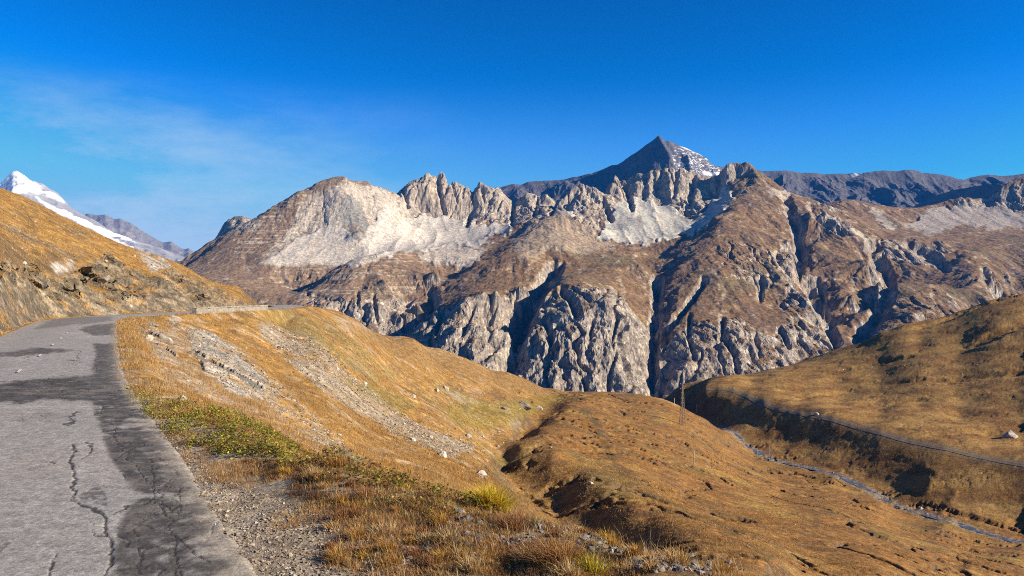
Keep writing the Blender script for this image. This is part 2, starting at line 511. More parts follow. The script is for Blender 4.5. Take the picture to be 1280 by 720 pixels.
    dxx, dyy = -gy * inv, gx * inv
    hx = np.zeros_like(U); hz = np.zeros_like(U)
    lam = 260.0; a = 27.0
    crag = np.zeros_like(U)
    for o in range(5):
        wx = X + 0.18 * lam * fbm(X / lam, Y / lam, 2, 40 + o); wy = Y + 0.18 * lam * fbm(X / lam + 9, Y / lam, 2, 50 + o)
        c, s = gully(wx / lam, wy / lam, dxx * ss * 1.25, dyy * ss * 1.25, 60 + o)
        hz += a * c * ss * amp0 * (1 - (0.45 * rockp if o > 1 else 0))
        # later octaves follow the new slopes
        hx = s * 0.55
        ndx = dxx + hx * gx * inv; ndy = dyy + hx * gy * inv
        n = np.maximum(np.hypot(ndx, ndy), 1e-4)
        dxx, dyy = ndx / n, ndy / n
        lam *= 0.5; a *= 0.56
    Z = Z + hz
    rib = ridged(X / 270 + 0.35 * fbm(X / 300, Y / 300, 3, 91), Y / 1000 + Z / 900, 3, 93) - 0.5
    Z = Z + rib * 34 * (1 - scree) * (1 - soft) * sstep(0.25, 0.6, sl) * (0.5 + 0.5 * rockp)
    rock0 = np.clip(rockp + sstep(0.75, 1.3, sl) * 0.6, 0, 1) * (1 - scree)
    # crags: broken ridged relief, stretched down the face
    fl = Z + 0.7 * Y
    q1 = ridged(X / 52 + 0.22 * fbm(X / 60, fl / 90, 4, 71), fl / 130, 5, 72) - 0.45
    wa, wb, wi1 = worley(X / 46 + 0.5 * fbm(X / 50, fl / 60, 3, 65), fl / 95 + 0.35 * X / 46, 66)
    _, _, wi2 = worley(X / 17 + 0.4 * fbm(X / 20, fl / 30, 2, 67), fl / 36 + 0.3 * X / 17, 68)
    q2 = ridged(X / 15 + 0.3 * fbm(X / 30, fl / 50, 3, 76), fl / 75, 4, 77) - 0.45
    vc_ = np.abs(noise(X / 95 + 0.5 * fbm(X / 120, fl / 160, 3, 73), fl / 620, 74)); cut = sstep(0.16, 0.0, vc_)
    dn = rock0 * (1 - 0.75 * soft) * (q1 * 13 + q2 * 5 - 20 * cut + (wi1 - 0.5) * 13 + (wi2 - 0.5) * 6 + (wb - wa) * 6) * (1 - 0.4 * sstep(3400, 4200, Y)) * (0.7 + 0.5 * noise(X / 200, Y / 200, 79)) * 0.85
    nn = 1 / np.sqrt(1 + sl * sl)
    Yg = Y
    Z = Z + dn * nn; X = X - dn * gx * nn; Y = Y - dn * gy * nn
    # ravines and clefts cut into the face
    Vn = CY - (Z - H) * F / Y; Un = CX + F * X / Y
    jx = Un + 2.2 * fbm(X / 40, fl / 40, 3, 151); jy = Vn + 2.2 * fbm(X / 40 + 5, fl / 40, 3, 153)
    for dep, w, pl in (
      (70, 14, [(694,332),(674,360),(657,394),(646,425),(635,466)]), (55, 10, [(822,350),(820,392),(818,420),(813,446),(816,480),(822,497)]),
      (60, 9, [(982,246),(997,288),(1001,325),(998,341),(1012,362),(1030,395),(1046,427)]), (60, 14, [(1092,310),(1108,345),(1109,366),(1096,394),(1074,420)]),
      (42, 9, [(704,362),(715,374),(722,394)]), (26, 5, [(772,398),(764,422),(769,442),(762,470),(760,492)]), (24, 5, [(862,394),(861,420),(868,446)]),
      (30, 6, [(903,398),(904,420),(918,440),(922,462)]), (45, 10, [(543,377),(524,394),(508,409)]), (22, 5, [(552,392),(545,416)]), (26, 5, [(592,383),(578,416)]),
      (20, 4, [(467,371),(472,402)]), (18, 4, [(447,364),(448,382)]), (24, 5, [(620,378),(612,404)]), (26, 6, [(952,348),(950,374)]), (40, 9, [(1232,345),(1251,372),(1240,396)]),
      (38, 8, [(1014,258),(1031,275),(1052,290)]), (42, 9, [(1136,304),(1160,319),(1182,334)]), (36, 7, [(880,350),(866,372),(845,398)]), (26, 6, [(970,318),(985,340),(1000,352)]),
      (24, 5, [(1022,372),(1034,392)]), (30, 6, [(1010,362),(1022,350),(1030,372)]), (26, 5, [(680,400),(690,420),(684,446)]), (22, 5, [(740,400),(736,430)]),
      (22, 5, [(838,418),(826,440)]), (30, 6, [(846,400),(822,424)]), (26, 5, [(944,420),(950,444)]), (24, 5, [(975,410),(986,432)]),
      (58, 4, [(547,222),(550,240),(556,266)]), (30, 3.5, [(566,232),(572,250)]), (52, 4.5, [(590,236),(594,256),(584,282)]), (24, 4, [(617,236),(612,254)]), (40, 5, [(641,256),(640,280)]), (22, 3, [(533,228),(526,248)]), (34, 4, [(505,238),(510,258)]), (30, 3, [(560,226),(557,240)]), (20, 3, [(602,236),(606,252)]), (26, 3, [(580,232),(578,246)]), (24, 3, [(628,246),(622,262)]),
      (45, 5, [(783,234),(790,262)]), (45, 5, [(754,248),(764,276)]), (40, 5, [(846,212),(842,244)]), (36, 5, [(827,214),(821,242)]), (36, 5, [(808,216),(805,246)]), (45, 6, [(868,216),(862,256)]), (40, 6, [(900,220),(894,246)]), (30, 4, [(671,250),(668,268)]), (30, 4, [(695,254),(688,268)])):
        u0 = min(p[0] for p in pl) - 30; u1 = max(p[0] for p in pl) + 30
        c = np.nonzero((us > u0) & (us < u1))[0]; k0, k1 = c[0], c[-1] + 1
        dpx = seg_dist(jx[:, k0:k1], jy[:, k0:k1], pl)
        Z[:, k0:k1] -= dep * sstep(w, 0, dpx) * (0.75 + 0.5 * noise(X[:, k0:k1] / 60, fl[:, k0:k1] / 60, 155))
    # ledges in the grass slopes
    led = fbm(X / 60, Y / 60, 5, 81)
    Z = Z + (1 - scree) * (led * 5 + fbm(X / 26, Y / 34, 3, 83) * 3.5)
    Z = Z + scree * (2.0 * ridged(X / 45, Y / 160, 3, 86) + 9 * ridged(X / 100, Y / 500, 2, 87) )
    # bedded steps on the left shoulder and bench
    bed = smask(mu, mv, [(330,262),(400,225),(435,222),(405,255),(345,300),(290,330),(300,290)], 6) * 1.0 + smask(mu, mv, [(330,345),(450,322),(560,312),(600,316),(560,355),(470,378),(380,375)], 6) * 0.55
    zz = Z + 6 * fbm(X / 150, Y / 150, 3, 88)
    P_ = 19.0
    Z = Z + bed * (-6.0) * (np.abs(((zz / P_) % 1.0) - 0.5) * 2 - 0.5) * (0.5 + noise(X / 80, zz / 30, 89))
    gx2, gy2 = grads(Z); sl2 = np.hypot(gx2, gy2)
    sb = np.hypot(*grads(blur(Z, 3)))
    # ---------------- albedo
    n1 = fbm(X / 90, Y / 90 + Z / 60, 5, 101); n2 = fbm(X / 18, Z / 16 + Y / 30, 4, 107); n3 = fbm(X / 300, Y / 300, 3, 113)
    streak = fbm(X / 9, Z / 70, 4, 117)
    rockm = sstep(0.42, 0.58, rockp * 0.46 + (sb - 0.62) * 0.42 + 0.22 * n1 + 0.22 * n2 + 0.10 * n3 + 0.10 * streak + 0.17)
    C = lambda *c: np.array(c)
    grass = C(0.155, 0.092, 0.043) * np.ones(U.shape + (1,))
    g2 = C(0.26, 0.165, 0.072); g3 = C(0.105, 0.088, 0.040); g4 = C(0.120, 0.075, 0.052)
    def bl(a, b, t): return a + (b - a) * t[..., None]
    grass = bl(grass, g2, sstep(0.0, 0.6, n1 + 0.4 * n2))
    grass = bl(grass, g3, sstep(0.05, 0.5, n3 + 0.4 * n2) * 0.7)
    grass = bl(grass, g4, sstep(0.05, 0.5, fbm(X / 140 + 5, Y / 140, 3, 119)) * 0.7)
    # left side drier and greyer
    leftw = sstep(640, 420, U)
    grass = bl(grass, C(0.185, 0.128, 0.085), leftw * 0.65)
    rock = C(0.210, 0.174, 0.138) * np.ones(U.shape + (1,))
    rock = bl(rock, C(0.345, 0.285, 0.22), sstep(-0.05, 0.5, n2 + 0.5 * streak))
    rock = bl(rock, C(0.105, 0.085, 0.068), sstep(0.0, 0.5, streak - 0.3 * n1) * 0.75)
    rock = bl(rock, C(0.26, 0.18, 0.115), sstep(0.1, 0.6, n3 + 0.5 * n1) * 0.5)
    fine = fbm(X / 4.5 + 0.6 * n2, fl / 26, 4, 137); spot = fbm(X / 9, fl / 14, 4, 139)
    rock = bl(rock, C(0.46, 0.40, 0.32), sstep(0.12, 0.42, fine + 0.5 * n1) * 0.8)
    rock = bl(rock, C(0.075, 0.064, 0.056), sstep(0.15, 0.42, spot - 0.4 * n1) * 0.75)
    upper = smask(mu, mv, [(496,205),(700,205),(905,200),(925,215),(900,243),(868,276),(835,258),(768,258),(745,295),(690,270),(640,280),(560,275),(500,272)], 3)
    rock = bl(rock, rock * 0.75 + C(0.13, 0.105, 0.075), upper * 0.6)
    pale = smask(mu, mv, [(330,318),(360,290),(395,250),(420,232),(470,232),(520,245),(500,290),(470,318),(430,332),(340,332)], 5)
    rock = bl(rock, C(0.39, 0.335, 0.275), pale * 0.75 * sstep(-0.55, 0.1, n2 + 0.4 * streak))
    rockm = np.maximum(rockm, pale * 0.85 * sstep(-0.4, 0.0, n1 + n2))
    darkr = smask(mu, mv, [(428,250),(440,240),(452,262),(462,290),(452,302),(436,298),(424,275)], 3)
    rock = bl(rock, C(0.17, 0.165, 0.15), darkr * 0.8)
    al = bl(grass, rock, rockm)
    outc = sstep(0.26, 0.42, fbm(X / 34, (Z + 0.4 * Y) / 22, 5, 141) + 0.35 * n1) * (1 - rockm) * sstep(0.35, 0.6, sb)
    al = bl(al, C(0.40, 0.335, 0.255) * (1 + 0.5 * n2)[..., None], outc * 0.6)
    # light soil and rubble along rills and bedding
    rub = sstep(0.16, 0.42, ridged(X / 120, Y / 420 + Z / 300, 4, 121) * 0.9 - 0.45 + 0.25 * n2) * (1 - rockm)
    al = bl(al, C(0.36, 0.30, 0.235), rub * 0.55)
    bedl = sstep(0.62, 0.9, noise(X / 240, zz / 5.0, 123) * 0.6 + 0.5 + 0.35 * n2) * np.clip(bed * 1.3, 0, 1)
    al = bl(al, C(0.40, 0.33, 0.255), bedl * 0.75)
    lines = sstep(0.30, 0.55, fbm(X / 170, (Z + 8 * n1) / 7.0, 4, 133)) * (1 - rockm)
    al = bl(al, C(0.33, 0.265, 0.19), lines * 0.25)
    dk_ = sstep(0.2, 0.5, fbm(X / 120, (Z + 10 * n1) / 10.0, 4, 135)) * (1 - rockm)
    al = bl(al, C(0.085, 0.060, 0.038), dk_ * 0.5)
    beige = smask(mu, mv, [(640,300),(690,262),(745,290),(770,306),(730,318),(690,312),(650,330)], 6)
    al = bl(al, C(0.34, 0.265, 0.185), beige * 0.6)
    sc = C(0.43, 0.385, 0.33) * np.ones(U.shape + (1,))
    sc = bl(sc, C(0.44, 0.415, 0.345), sstep(660, 760, U) * 0.8)
    sc = bl(sc, C(0.33, 0.30, 0.275), sstep(1090, 1160, U))
    swirl = fbm(X / 110 + 0.6 * n1, Y / 60, 4, 127)
    sc = bl(sc, C(0.36, 0.36, 0.31), sstep(0.15, 0.5, swirl) * 0.55)
    sc = bl(sc, C(0.36, 0.275, 0.19), sstep(0.1, 0.45, fbm(X / 20 - Z / 50, Z / 130, 5, 129)) * 0.6)
    sc = bl(sc, C(0.30, 0.28, 0.25), sstep(0.1, 0.45, fbm(X / 34 + Z / 50, Z / 150, 5, 130)) * 0.7)
    scm = np.clip(scree * 1.25, 0, 1) * sstep(1.5, 1.0, sl2 * (1 - 0.3 * scree)) * sstep(-0.6, -0.1, 0.45 * n2 + 0.4 * n1 + 0.5 * scree - 0.15)
    al = bl(al, sc, scm)
    al *= (1 + 0.22 * fbm(X / 7, Z / 7 + Y / 9, 3, 131))[..., None]
    m = terrain_mat('mountain_rock', (0.06, 0.2, 0.5), ((0.10, 3.0),), (0.56, 1.44), bump=0.7)
    tag(grid_mesh('rocky_mountain', X, Y, Z, m, np.clip(al, 0.01, 0.8), smooth=False), kind='structure')
massif()
# ------------------------------------------------------------------ mountains farther back
def far_ridge(name, sky, D0, depth, rowlow, seed, albedo_fn, amp, lam, steps=260, du=1.2, gul=1.0, shear=0.0):
    sky = np.array(sky, float)
    us = np.arange(sky[0, 0], sky[-1, 0], du)
    sv = np.interp(us, sky[:, 0], sky[:, 1]) + 0.9 * fbm(us / 9, us * 0, 3, seed + 5)
    sd = np.interp(us, sky[:, 0], sky[:, 2] if sky.shape[1] > 2 else np.full(len(sky), D0))
    t = np.r_[np.linspace(0, 1, steps), np.linspace(1.03, 1.5, 20)]
    U, T = np.meshgrid(us, t)
    Dk = np.broadcast_to(sd, U.shape)
    Y = Dk - depth + depth * T
    svt = np.interp(U - shear * (1 - T), us, sv)
    zc = H - (svt - CY) / F * Dk
    zl = H - (rowlow - CY) / F * (Dk - depth)
    prof = np.where(T <= 1, 1 - (1 - np.clip(T, 0, 1)) ** 0.92, 1 - (T - 1) * 1.2)
    Z = zl + (zc - zl) * prof
    X = (U - CX) / F * Y
    fade = np.clip(np.abs(T - 1) * 7, 0, 1) * np.clip(T * 8, 0, 1)
    rid = ridged(X / lam + 0.25 * fbm(X / lam, Y / lam, 3, seed), Y / (lam * 3.2), 5, seed + 1) - 0.5
    Z = Z + fade * (amp * gul * rid + amp * 0.5 * fbm(X / lam * 1.4, Y / lam * 1.4, 6, seed + 2))
    zu = np.gradient(Z, axis=1) / du * F / Y
    zy = np.gradient(Z, axis=0) / np.maximum(np.gradient(Y, axis=0), 1e-3)
    V = CY - (Z - H) * F / Y
    al = albedo_fn(U, V, X, Y, Z, zu, zy, T)
    return U, V, X, Y, Z, al

def bl3(a, b, t): return a + (np.asarray(b) - a) * t[..., None]

def back_albedo(U, V, X, Y, Z, zx, zy, T):
    n = fbm(X / 160, Y / 160 + Z / 90, 5, 301); s = fbm(X / 30, Z / 140, 4, 305)
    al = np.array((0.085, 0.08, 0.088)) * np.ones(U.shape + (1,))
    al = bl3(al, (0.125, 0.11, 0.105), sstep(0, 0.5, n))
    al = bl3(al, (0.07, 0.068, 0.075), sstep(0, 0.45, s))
    w1 = smask(U + 8 * n, V + 4 * s, [(845,184),(880,192),(903,212),(903,219),(846,214),(838,200)], 2)
    snow = 0.75 * w1 * sstep(0.08, 0.32, fbm(X / 34, Z / 12, 5, 311) + 0.15 * s)
    snow = np.maximum(snow, 0.8 * smask(U, V + 1.5 * s, [(850,181),(862,186),(876,192),(876,194.2),(862,188),(850,183)], 1) * sstep(-0.5, 0.0, s))
    snow = np.maximum(snow, smask(U, V + 2 * s, [(879,214),(902,216),(902,220),(880,219)], 1) * 0.9)
    snow = np.maximum(snow, smask(U + 3 * n, V + 2 * s, [(1058,219),(1080,213),(1080,216),(1066,222)], 1) * 0.8 * sstep(-0.2, 0.2, s))
    return bl3(al, (0.78, 0.80, 0.84), np.clip(snow, 0, 1))
m_far = terrain_mat('dark_mountain_rock', (0.02, 0.06), ((0.03, 12.0),), (0.7, 1.3), bump=0.8)
BACK = [(560,262,6900),(590,250,6900),(610,240,6850),(618,236,6800),(640,230,6800),(652,231,6800),(660,227,6800),(680,226,6800),(700,225,6800),(720,221,6750),(738,217,6700),(755,211,6700),(766,206,6650),(772,206,6650),(785,197,6600),(800,187,6550),(812,178,6500),
  (818,174,6500),(823,169,6500),(827,171,6500),(830,176,6500),(836,176,6500),(850,182,6550),(862,187,6600),(875,193,6650),(884,199,6700),(890,206,6750),(905,209,6800),(930,212,6900),(960,214,6900),(985,213,6900),(1002,216,6950),(1018,216,6950),(1030,218,6950),(1044,217,6950),(1060,217,6950),
  (1080,216,6900),(1094,214,6900),(1105,213,6900),(1120,214,6900),(1136,212,6900),(1146,213,6900),(1153,216,6900),(1170,217,6900),(1187,220,6900),(1199,224,6900),(1204,225,6900),(1212,222,6950),(1222,220,6950),(1236,218,6950),(1250,220,6950),(1268,219,6950),(1285,216,6950),(1330,212,7000),(1420,205,7000)]
U_, V_, X_, Y_, Z_, A_ = far_ridge('x', BACK, 6800, 1500, 320, 330, back_albedo, 130, 420, shear=95.0)
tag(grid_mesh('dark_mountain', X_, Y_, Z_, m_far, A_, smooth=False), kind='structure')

# added spur at the right, standing in for a shadow cast on the ridge
def shadow_spur_albedo(U, V, X, Y, Z, zx, zy, T):
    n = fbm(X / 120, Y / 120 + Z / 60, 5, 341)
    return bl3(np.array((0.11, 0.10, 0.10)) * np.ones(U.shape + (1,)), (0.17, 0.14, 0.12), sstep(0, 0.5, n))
SP = [(1100,285),(1133,262),(1150,254),(1165,247),(1180,241),(1195,237),(1212,234),(1230,231),(1245,230),(1252,232),(1290,240),(1330,250)]
SP = [(u, v, 6150 - 1150 * max(0, (1250 - u)) / 150 * 0 - (u - 1100) * 6.0) for u, v in SP]
U_, V_, X_, Y_, Z_, A_ = far_ridge('x', SP, 5600, 250, 300, 350, shadow_spur_albedo, 16, 160, steps=90)
tag(grid_mesh('shadow_spur', X_, Y_, Z_, m_far, A_), kind='structure')

# snow mountain far to the left
def snow_albedo(U, V, X, Y, Z, zx, zy, T):
    n = fbm(X / 220, Y / 220 + Z / 130, 5, 361); s = fbm(X / 60 + Z / 80, Z / 60, 5, 365)
    al = np.array((0.20, 0.195, 0.20)) * np.ones(U.shape + (1,))
    al = bl3(al, (0.30, 0.28, 0.265), sstep(0, 0.5, n))
    mu = U + 4 * n; mv = V + 4 * s
    top = smask(mu, mv, [(-200,150),(-60,190),(0,228),(15,212),(24,216),(40,226),(60,236),(82,252),(76,253),(56,244),(36,240),(20,243),(8,240),(-40,240),(-200,240)], 2)
    snow = top * sstep(-0.45, -0.05, s + 0.2 * n)
    band = smask(U + 2 * n, mv, [(44,245),(62,257),(82,263),(104,275),(128,285),(150,292),(174,305),(150,298),(136,295),(174,313),(150,305),(118,289),(95,277),(70,265),(50,254)], 1)
    snow = np.maximum(snow, band * sstep(-0.9, -0.4, s))
    return bl3(al, (0.66, 0.69, 0.74), np.clip(snow, 0, 1))
m_snow = terrain_mat('snow_and_rock', (0.015, 0.05), ((0.02, 14.0),), (0.8, 1.2), bump=0.6)
SN = [(-300,120),(-150,180),(-60,215),(-20,232),(0,230),(8,222),(16,214),(21,213),(27,217),(40,226),(52,229),(62,236),(72,241),(80,250),(90,260),(100,266),(110,271),(122,277),(140,290),(170,300),(200,310),(232,322),(270,335),(330,350)]
SN = [(u, v, 9200 + (u + 100) * 3) for u, v in SN]
U_, V_, X_, Y_, Z_, A_ = far_ridge('x', SN, 9000, 1800, 372, 370, snow_albedo, 130, 520, steps=220)
tag(grid_mesh('snow_mountain', X_, Y_, Z_, m_snow, A_), kind='structure')
def blue_albedo(U, V, X, Y, Z, zx, zy, T):
    n = fbm(X / 260, Y / 260 + Z / 130, 5, 381)
    al = bl3(np.array((0.16, 0.15, 0.15)) * np.ones(U.shape + (1,)), (0.24, 0.21, 0.19), sstep(0, 0.5, n))
    return al
SB = [(40,300),(80,280),(100,270),(110,267),(122,269),(132,268),(142,274),(150,273),(164,279),(180,290),(194,298),(203,303),(214,302),(222,307),(230,312),(236,310),(246,318),(300,340),(360,355)]
SB = [(u, v, 11500) for u, v in SB]
U_, V_, X_, Y_, Z_, A_ = far_ridge('x', SB, 11500, 1600, 372, 390, blue_albedo, 110, 480, steps=160)
tag(grid_mesh('blue_mountain', X_, Y_, Z_, m_far, A_), kind='structure')
# ------------------------------------------------------------------ the ground around the road and down to the stream
ROAD_C = [(4.2,-12),(1.6,-6),(-1.5,0),(-6.85,10),(-12.6,20),(-17.6,30),(-22.6,40),(-27.5,50),(-31.7,58.5),(-34.6,66.5),(-36.0,75),(-36.2,85),(-36.4,98),(-36.3,110),(-36.6,122),(-38,136),(-42,152),(-48,166)]
def smooth_line(pl, n=3):
    p = np.asarray(pl, float)
    for _ in range(n):
        q = np.empty((2 * len(p) - 2, p.shape[1]))
        q[0::2] = p[:-1] * 0.75 + p[1:] * 0.25; q[1::2] = p[:-1] * 0.25 + p[1:] * 0.75
        p = np.r_[p[:1], q, p[-1:]]
    return p
ROAD = smooth_line(ROAD_C, 3)
ROAD_HW = 2.62
def road_z(y):
    return -2.4 * 0 - np.where(y > 60, (y - 60) * 0.0105, 0.0) + 0 * y
def nearest_on(x, y, pl):
    """distance to a polyline and the y of the nearest point"""
    d = np.full(x.shape, 1e9); ny = np.zeros(x.shape); side = np.zeros(x.shape)
    for (ax, ay), (bx, by) in zip(pl[:-1], pl[1:]):
        ex, ey = bx - ax, by - ay
        t = np.clip(((x - ax) * ex + (y - ay) * ey) / (ex * ex + ey * ey), 0, 1)
        qx = x - ax - t * ex; qy = y - ay - t * ey
        dd = np.hypot(qx, qy); m = dd < d
        d = np.where(m, dd, d); ny = np.where(m, ay + t * ey, ny); side = np.where(m, np.sign(qx * ey - qy * ex), side)
    return d, ny, side
NEAR = [
 # verge and its edge
 (330,720,6.7),(400,700,7.1),(520,700,7.1),(640,702,7.0),(760,712,6.85),(900,720,6.7),(640,730,6.5),(250,560,12.1),
 (165,492,18.2),(200,505,16.6),(250,520,15.1),(300,536,13.7),(350,556,12.3),(400,575,11.2),(450,590,10.5),(500,606,9.8),(560,624,9.2),(615,641,8.6),(660,655,8.2),(700,664,7.95),(750,676,7.6),(800,687,7.4),(850,697,7.1),(900,711,6.9),(960,730,6.6),(1100,800,5.5),(1300,900,4.6),(1600,1100,3.4),(2000,1300,2.8),
 # just past the edge
 (400,592,14),(500,630,14),(615,672,13),(700,715,12),(800,760,11),(900,800,10.5),(1000,830,10),(1200,900,9),(615,690,22),(700,712,28),(800,740,25),(900,760,25),(500,622,20),
 # slope below the road
 (160,470,22),(150,440,30),(150,420,42),(155,405,56),(185,400,66),(200,395,75),(250,392,88),(300,390,100),(330,387,112),
 (200,480,24),(200,450,35),(200,425,48),(250,500,23),(250,470,36),(250,430,60),(300,510,27),(300,470,47),(300,430,75),(300,410,88),
 (350,530,27),(350,500,46),(350,470,68),(350,430,95),(350,405,112),(375,381,132),(360,390,124),
 (400,560,22),(400,540,36),(400,500,62),(400,470,80),(400,440,98),(400,410,125),(403,386,142),
 (450,572,28),(450,560,42),(450,520,76),(450,490,98),(450,450,122),(450,420,145),(450,402,162),(430,393,152),
 (500,598,24),(500,585,36),(500,560,60),(500,540,84),(500,510,112),(500,480,140),(500,450,165),(500,430,182),(520,425,195),
 (550,600,32),(550,575,64),(550,545,104),(550,510,140),(550,480,175),(550,455,205),(550,436,222),(575,446,234),
 (615,640,32),(615,622,52),(615,600,80),(615,575,116),(615,550,148),(615,520,172),(615,490,205),(615,470,240),(600,455,246),(635,465,272),
 (640,545,159),(640,522,178),(640,500,200),(640,482,240),(660,475,292),(690,485,320),(715,492,345),(700,500,262),(690,493,290),(760,494,390),
 # moraine ridge: crest, left foot, right foot
 (712,503,228),(695,520,200),(676,535,172),(668,547,148),(650,559,137),(690,573,126),(702,588,119),(735,600,108),(760,616,99),(790,640,88),(825,660,78),(862,678,66),(905,700,54),
 (690,513,226),(671,535,193),(648,556,167),(628,590,128.3),(665,613,114.2),(640,604,119),(700,640,101.8),(740,662,89.6),(775,678,79.8),(805,692,72),(835,708,58),
 (740,500,250),(730,520,205),(725,545,168),(735,570,142),(765,592,120),(800,618,100),(850,652,80),(905,680,65),(960,706,54),
 # valley meadow
 (760,540,185),(780,515,250),(790,560,165),(830,500,315),(800,493,335),(850,508,312),(880,522,300),(910,542,288),(850,540,225),(850,580,165),(850,620,125),(900,560,235),(900,600,160),(900,650,105),(950,580,245),(960,620,160),(960,680,85),
 (1040,598,222),(1000,590,240),(1100,628,190),(1180,654,172),(1280,682,155),(1040,640,145),(1100,670,125),(1000,700,82),(1100,720,76),(1180,700,115),(1280,720,115),(1400,740,120),(1400,900,60),(1700,1000,60),(2100,1200,50),(1200,800,58),(1000,800,48),
 # far bank
 # right hill
 (880,478,420),(940,478,400),(1000,500,345),(1000,480,385),(1050,470,402),(1050,500,345),(1100,450,420),(1100,480,370),(1100,515,305),(1150,430,430),(1150,470,358),(1150,505,310),(1200,410,442),(1200,440,395),(1200,480,335),(1200,520,285),(1240,545,246),
 (1280,480,312),(1280,440,360),(1280,400,415),(1280,530,258),(1280,555,228),(1400,500,270),(1400,420,340),(1400,380,400),(1600,560,200),(1600,440,300),
 (812,491,430),(850,482,440),(900,472,462),(960,462,482),(1000,452,492),(1040,438,505),(1060,432,500),(1100,416,490),(1130,407,484),(1160,399,500),(1200,388,510),(1235,376,515),(1262,371,520),(1285,367,525),(1400,345,520),(1600,320,430),
 # hill left of the road
 (0,417,42.5),(60,399,62.5),(100,395.5,71.5),(130,394,77),(160,392.5,81.5),(200,391,89.5),(250,388,102.5),(290,386,112.5),(322,384,124),
 (0,380,44),(0,350,49),(50,378,63.5),(50,352,68),(100,375,75),(95,350,79),(135,370,82),(130,340,88),(170,378,87),(170,350,95),(200,375,93.5),(200,352,99),(250,378,106),(250,362,112),(290,376,117),(300,378,119),
 (0,310,62),(60,320,78),(100,318,90),(150,325,101),(0,275,82),(50,290,92),(100,300,101),(150,315,108),(200,335,110),(0,236,110),(30,246,113),(60,261,116),(100,281,120),(130,296,122),(170,311,124),(215,326,127),(235,336,128),(260,351,129),(280,359,128),(296,369,124),
 (292,353,142),(304,360,143),(314,370,143),(321,382,140),(280,356,139),(-100,200,100),(-250,140,90),(-100,260,70),(-250,230,55),(-100,330,45),(-250,330,34),(-100,400,36),(-250,440,27),(-600,300,22),(-600,560,14),(-900,400,16),
]
BACKPTS = [(0,260,150),(60,285,155),(130,318,160),(215,345,165),(260,368,165),(300,380,165),(321,395,165),(375,400,180),(430,415,200),(520,450,260),(600,480,320),(660,500,370),(715,515,430),(760,520,480),
 (812,515,540),(900,500,580),(960,490,600),(1040,465,620),(1160,425,600),(1285,395,580),(1400,370,560),(800,525,430),(-250,170,140)]
def px_line(pl):
    return np.array([((u - CX) / F * D, D) for u, v, D in pl])
STREAM_PX = [(800,508,450),(845,519,395),(880,529,358),(905,537,330),(920,547,302),(940,562,282),(962,573,264),(1000,584,250),(1040,594,236),(1080,611,216),(1130,637,194),(1180,652,180),(1200,657,176),(1260,674,165),(1340,696,152),(1450,720,140)]
TRACK_PX = [(880,485,386),(900,485,381),(918,488,372),(935,494,358),(955,505,335),(975,512,320),(1000,517,305),(1040,523,287),(1100,541,257),(1180,561,227),(1280,580,203),(1400,610,180),(1500,640,165)]
STREAM_XY = smooth_line(px_line(STREAM_PX), 2); TRACK_XY = smooth_line(px_line(TRACK_PX), 2)
LK = 215.0
def near_surface():
    cps = {}
    for (u, v, D) in NEAR + BACKPTS:
        cps[(u, D)] = (u, v - (CY + F * H / D), D)
    BANK1 = [(905,512,355),(930,519,337),(960,534,308),(1000,545,286),(1040,556,265),(1100,581,234),(1160,609,205),(1220,630,190),(1280,647,180)]
    BANK2 = [(930,534,318),(960,557,285),(1000,570,264),(1040,582,246),(1090,604,222),(1130,624,203),(1190,644,184)]
    for L in (STREAM_PX, TRACK_PX, BANK1, BANK2):
        for (u, v, D) in densify(L, 12):
            cps[(round(u), round(D))] = (u, v - (CY + F * H / D), D)
    # gorge beyond
    for u in range(-300, 1700, 130):
        for D, z in ((760, -150), (1000, -320), (1600, -520)):
            v = CY + (H - z) / D * F
            cps[(u, D)] = (u, v - (CY + F * H / D), D)
    # road plane near the eye
    for y in (3, 5, 8, 12):
        for x in (-14, -8, -5, -2.5, 0, 1.5):
            u = CX + F * x / y
            if -900 < u < 640: cps[(u, y)] = (u, 0.0, y)
    P = list(cps.values())
    return RBF([(p[0], LK * math.log(p[2])) for p in P], [p[1] for p in P], beta=1.3, lam=0.6)

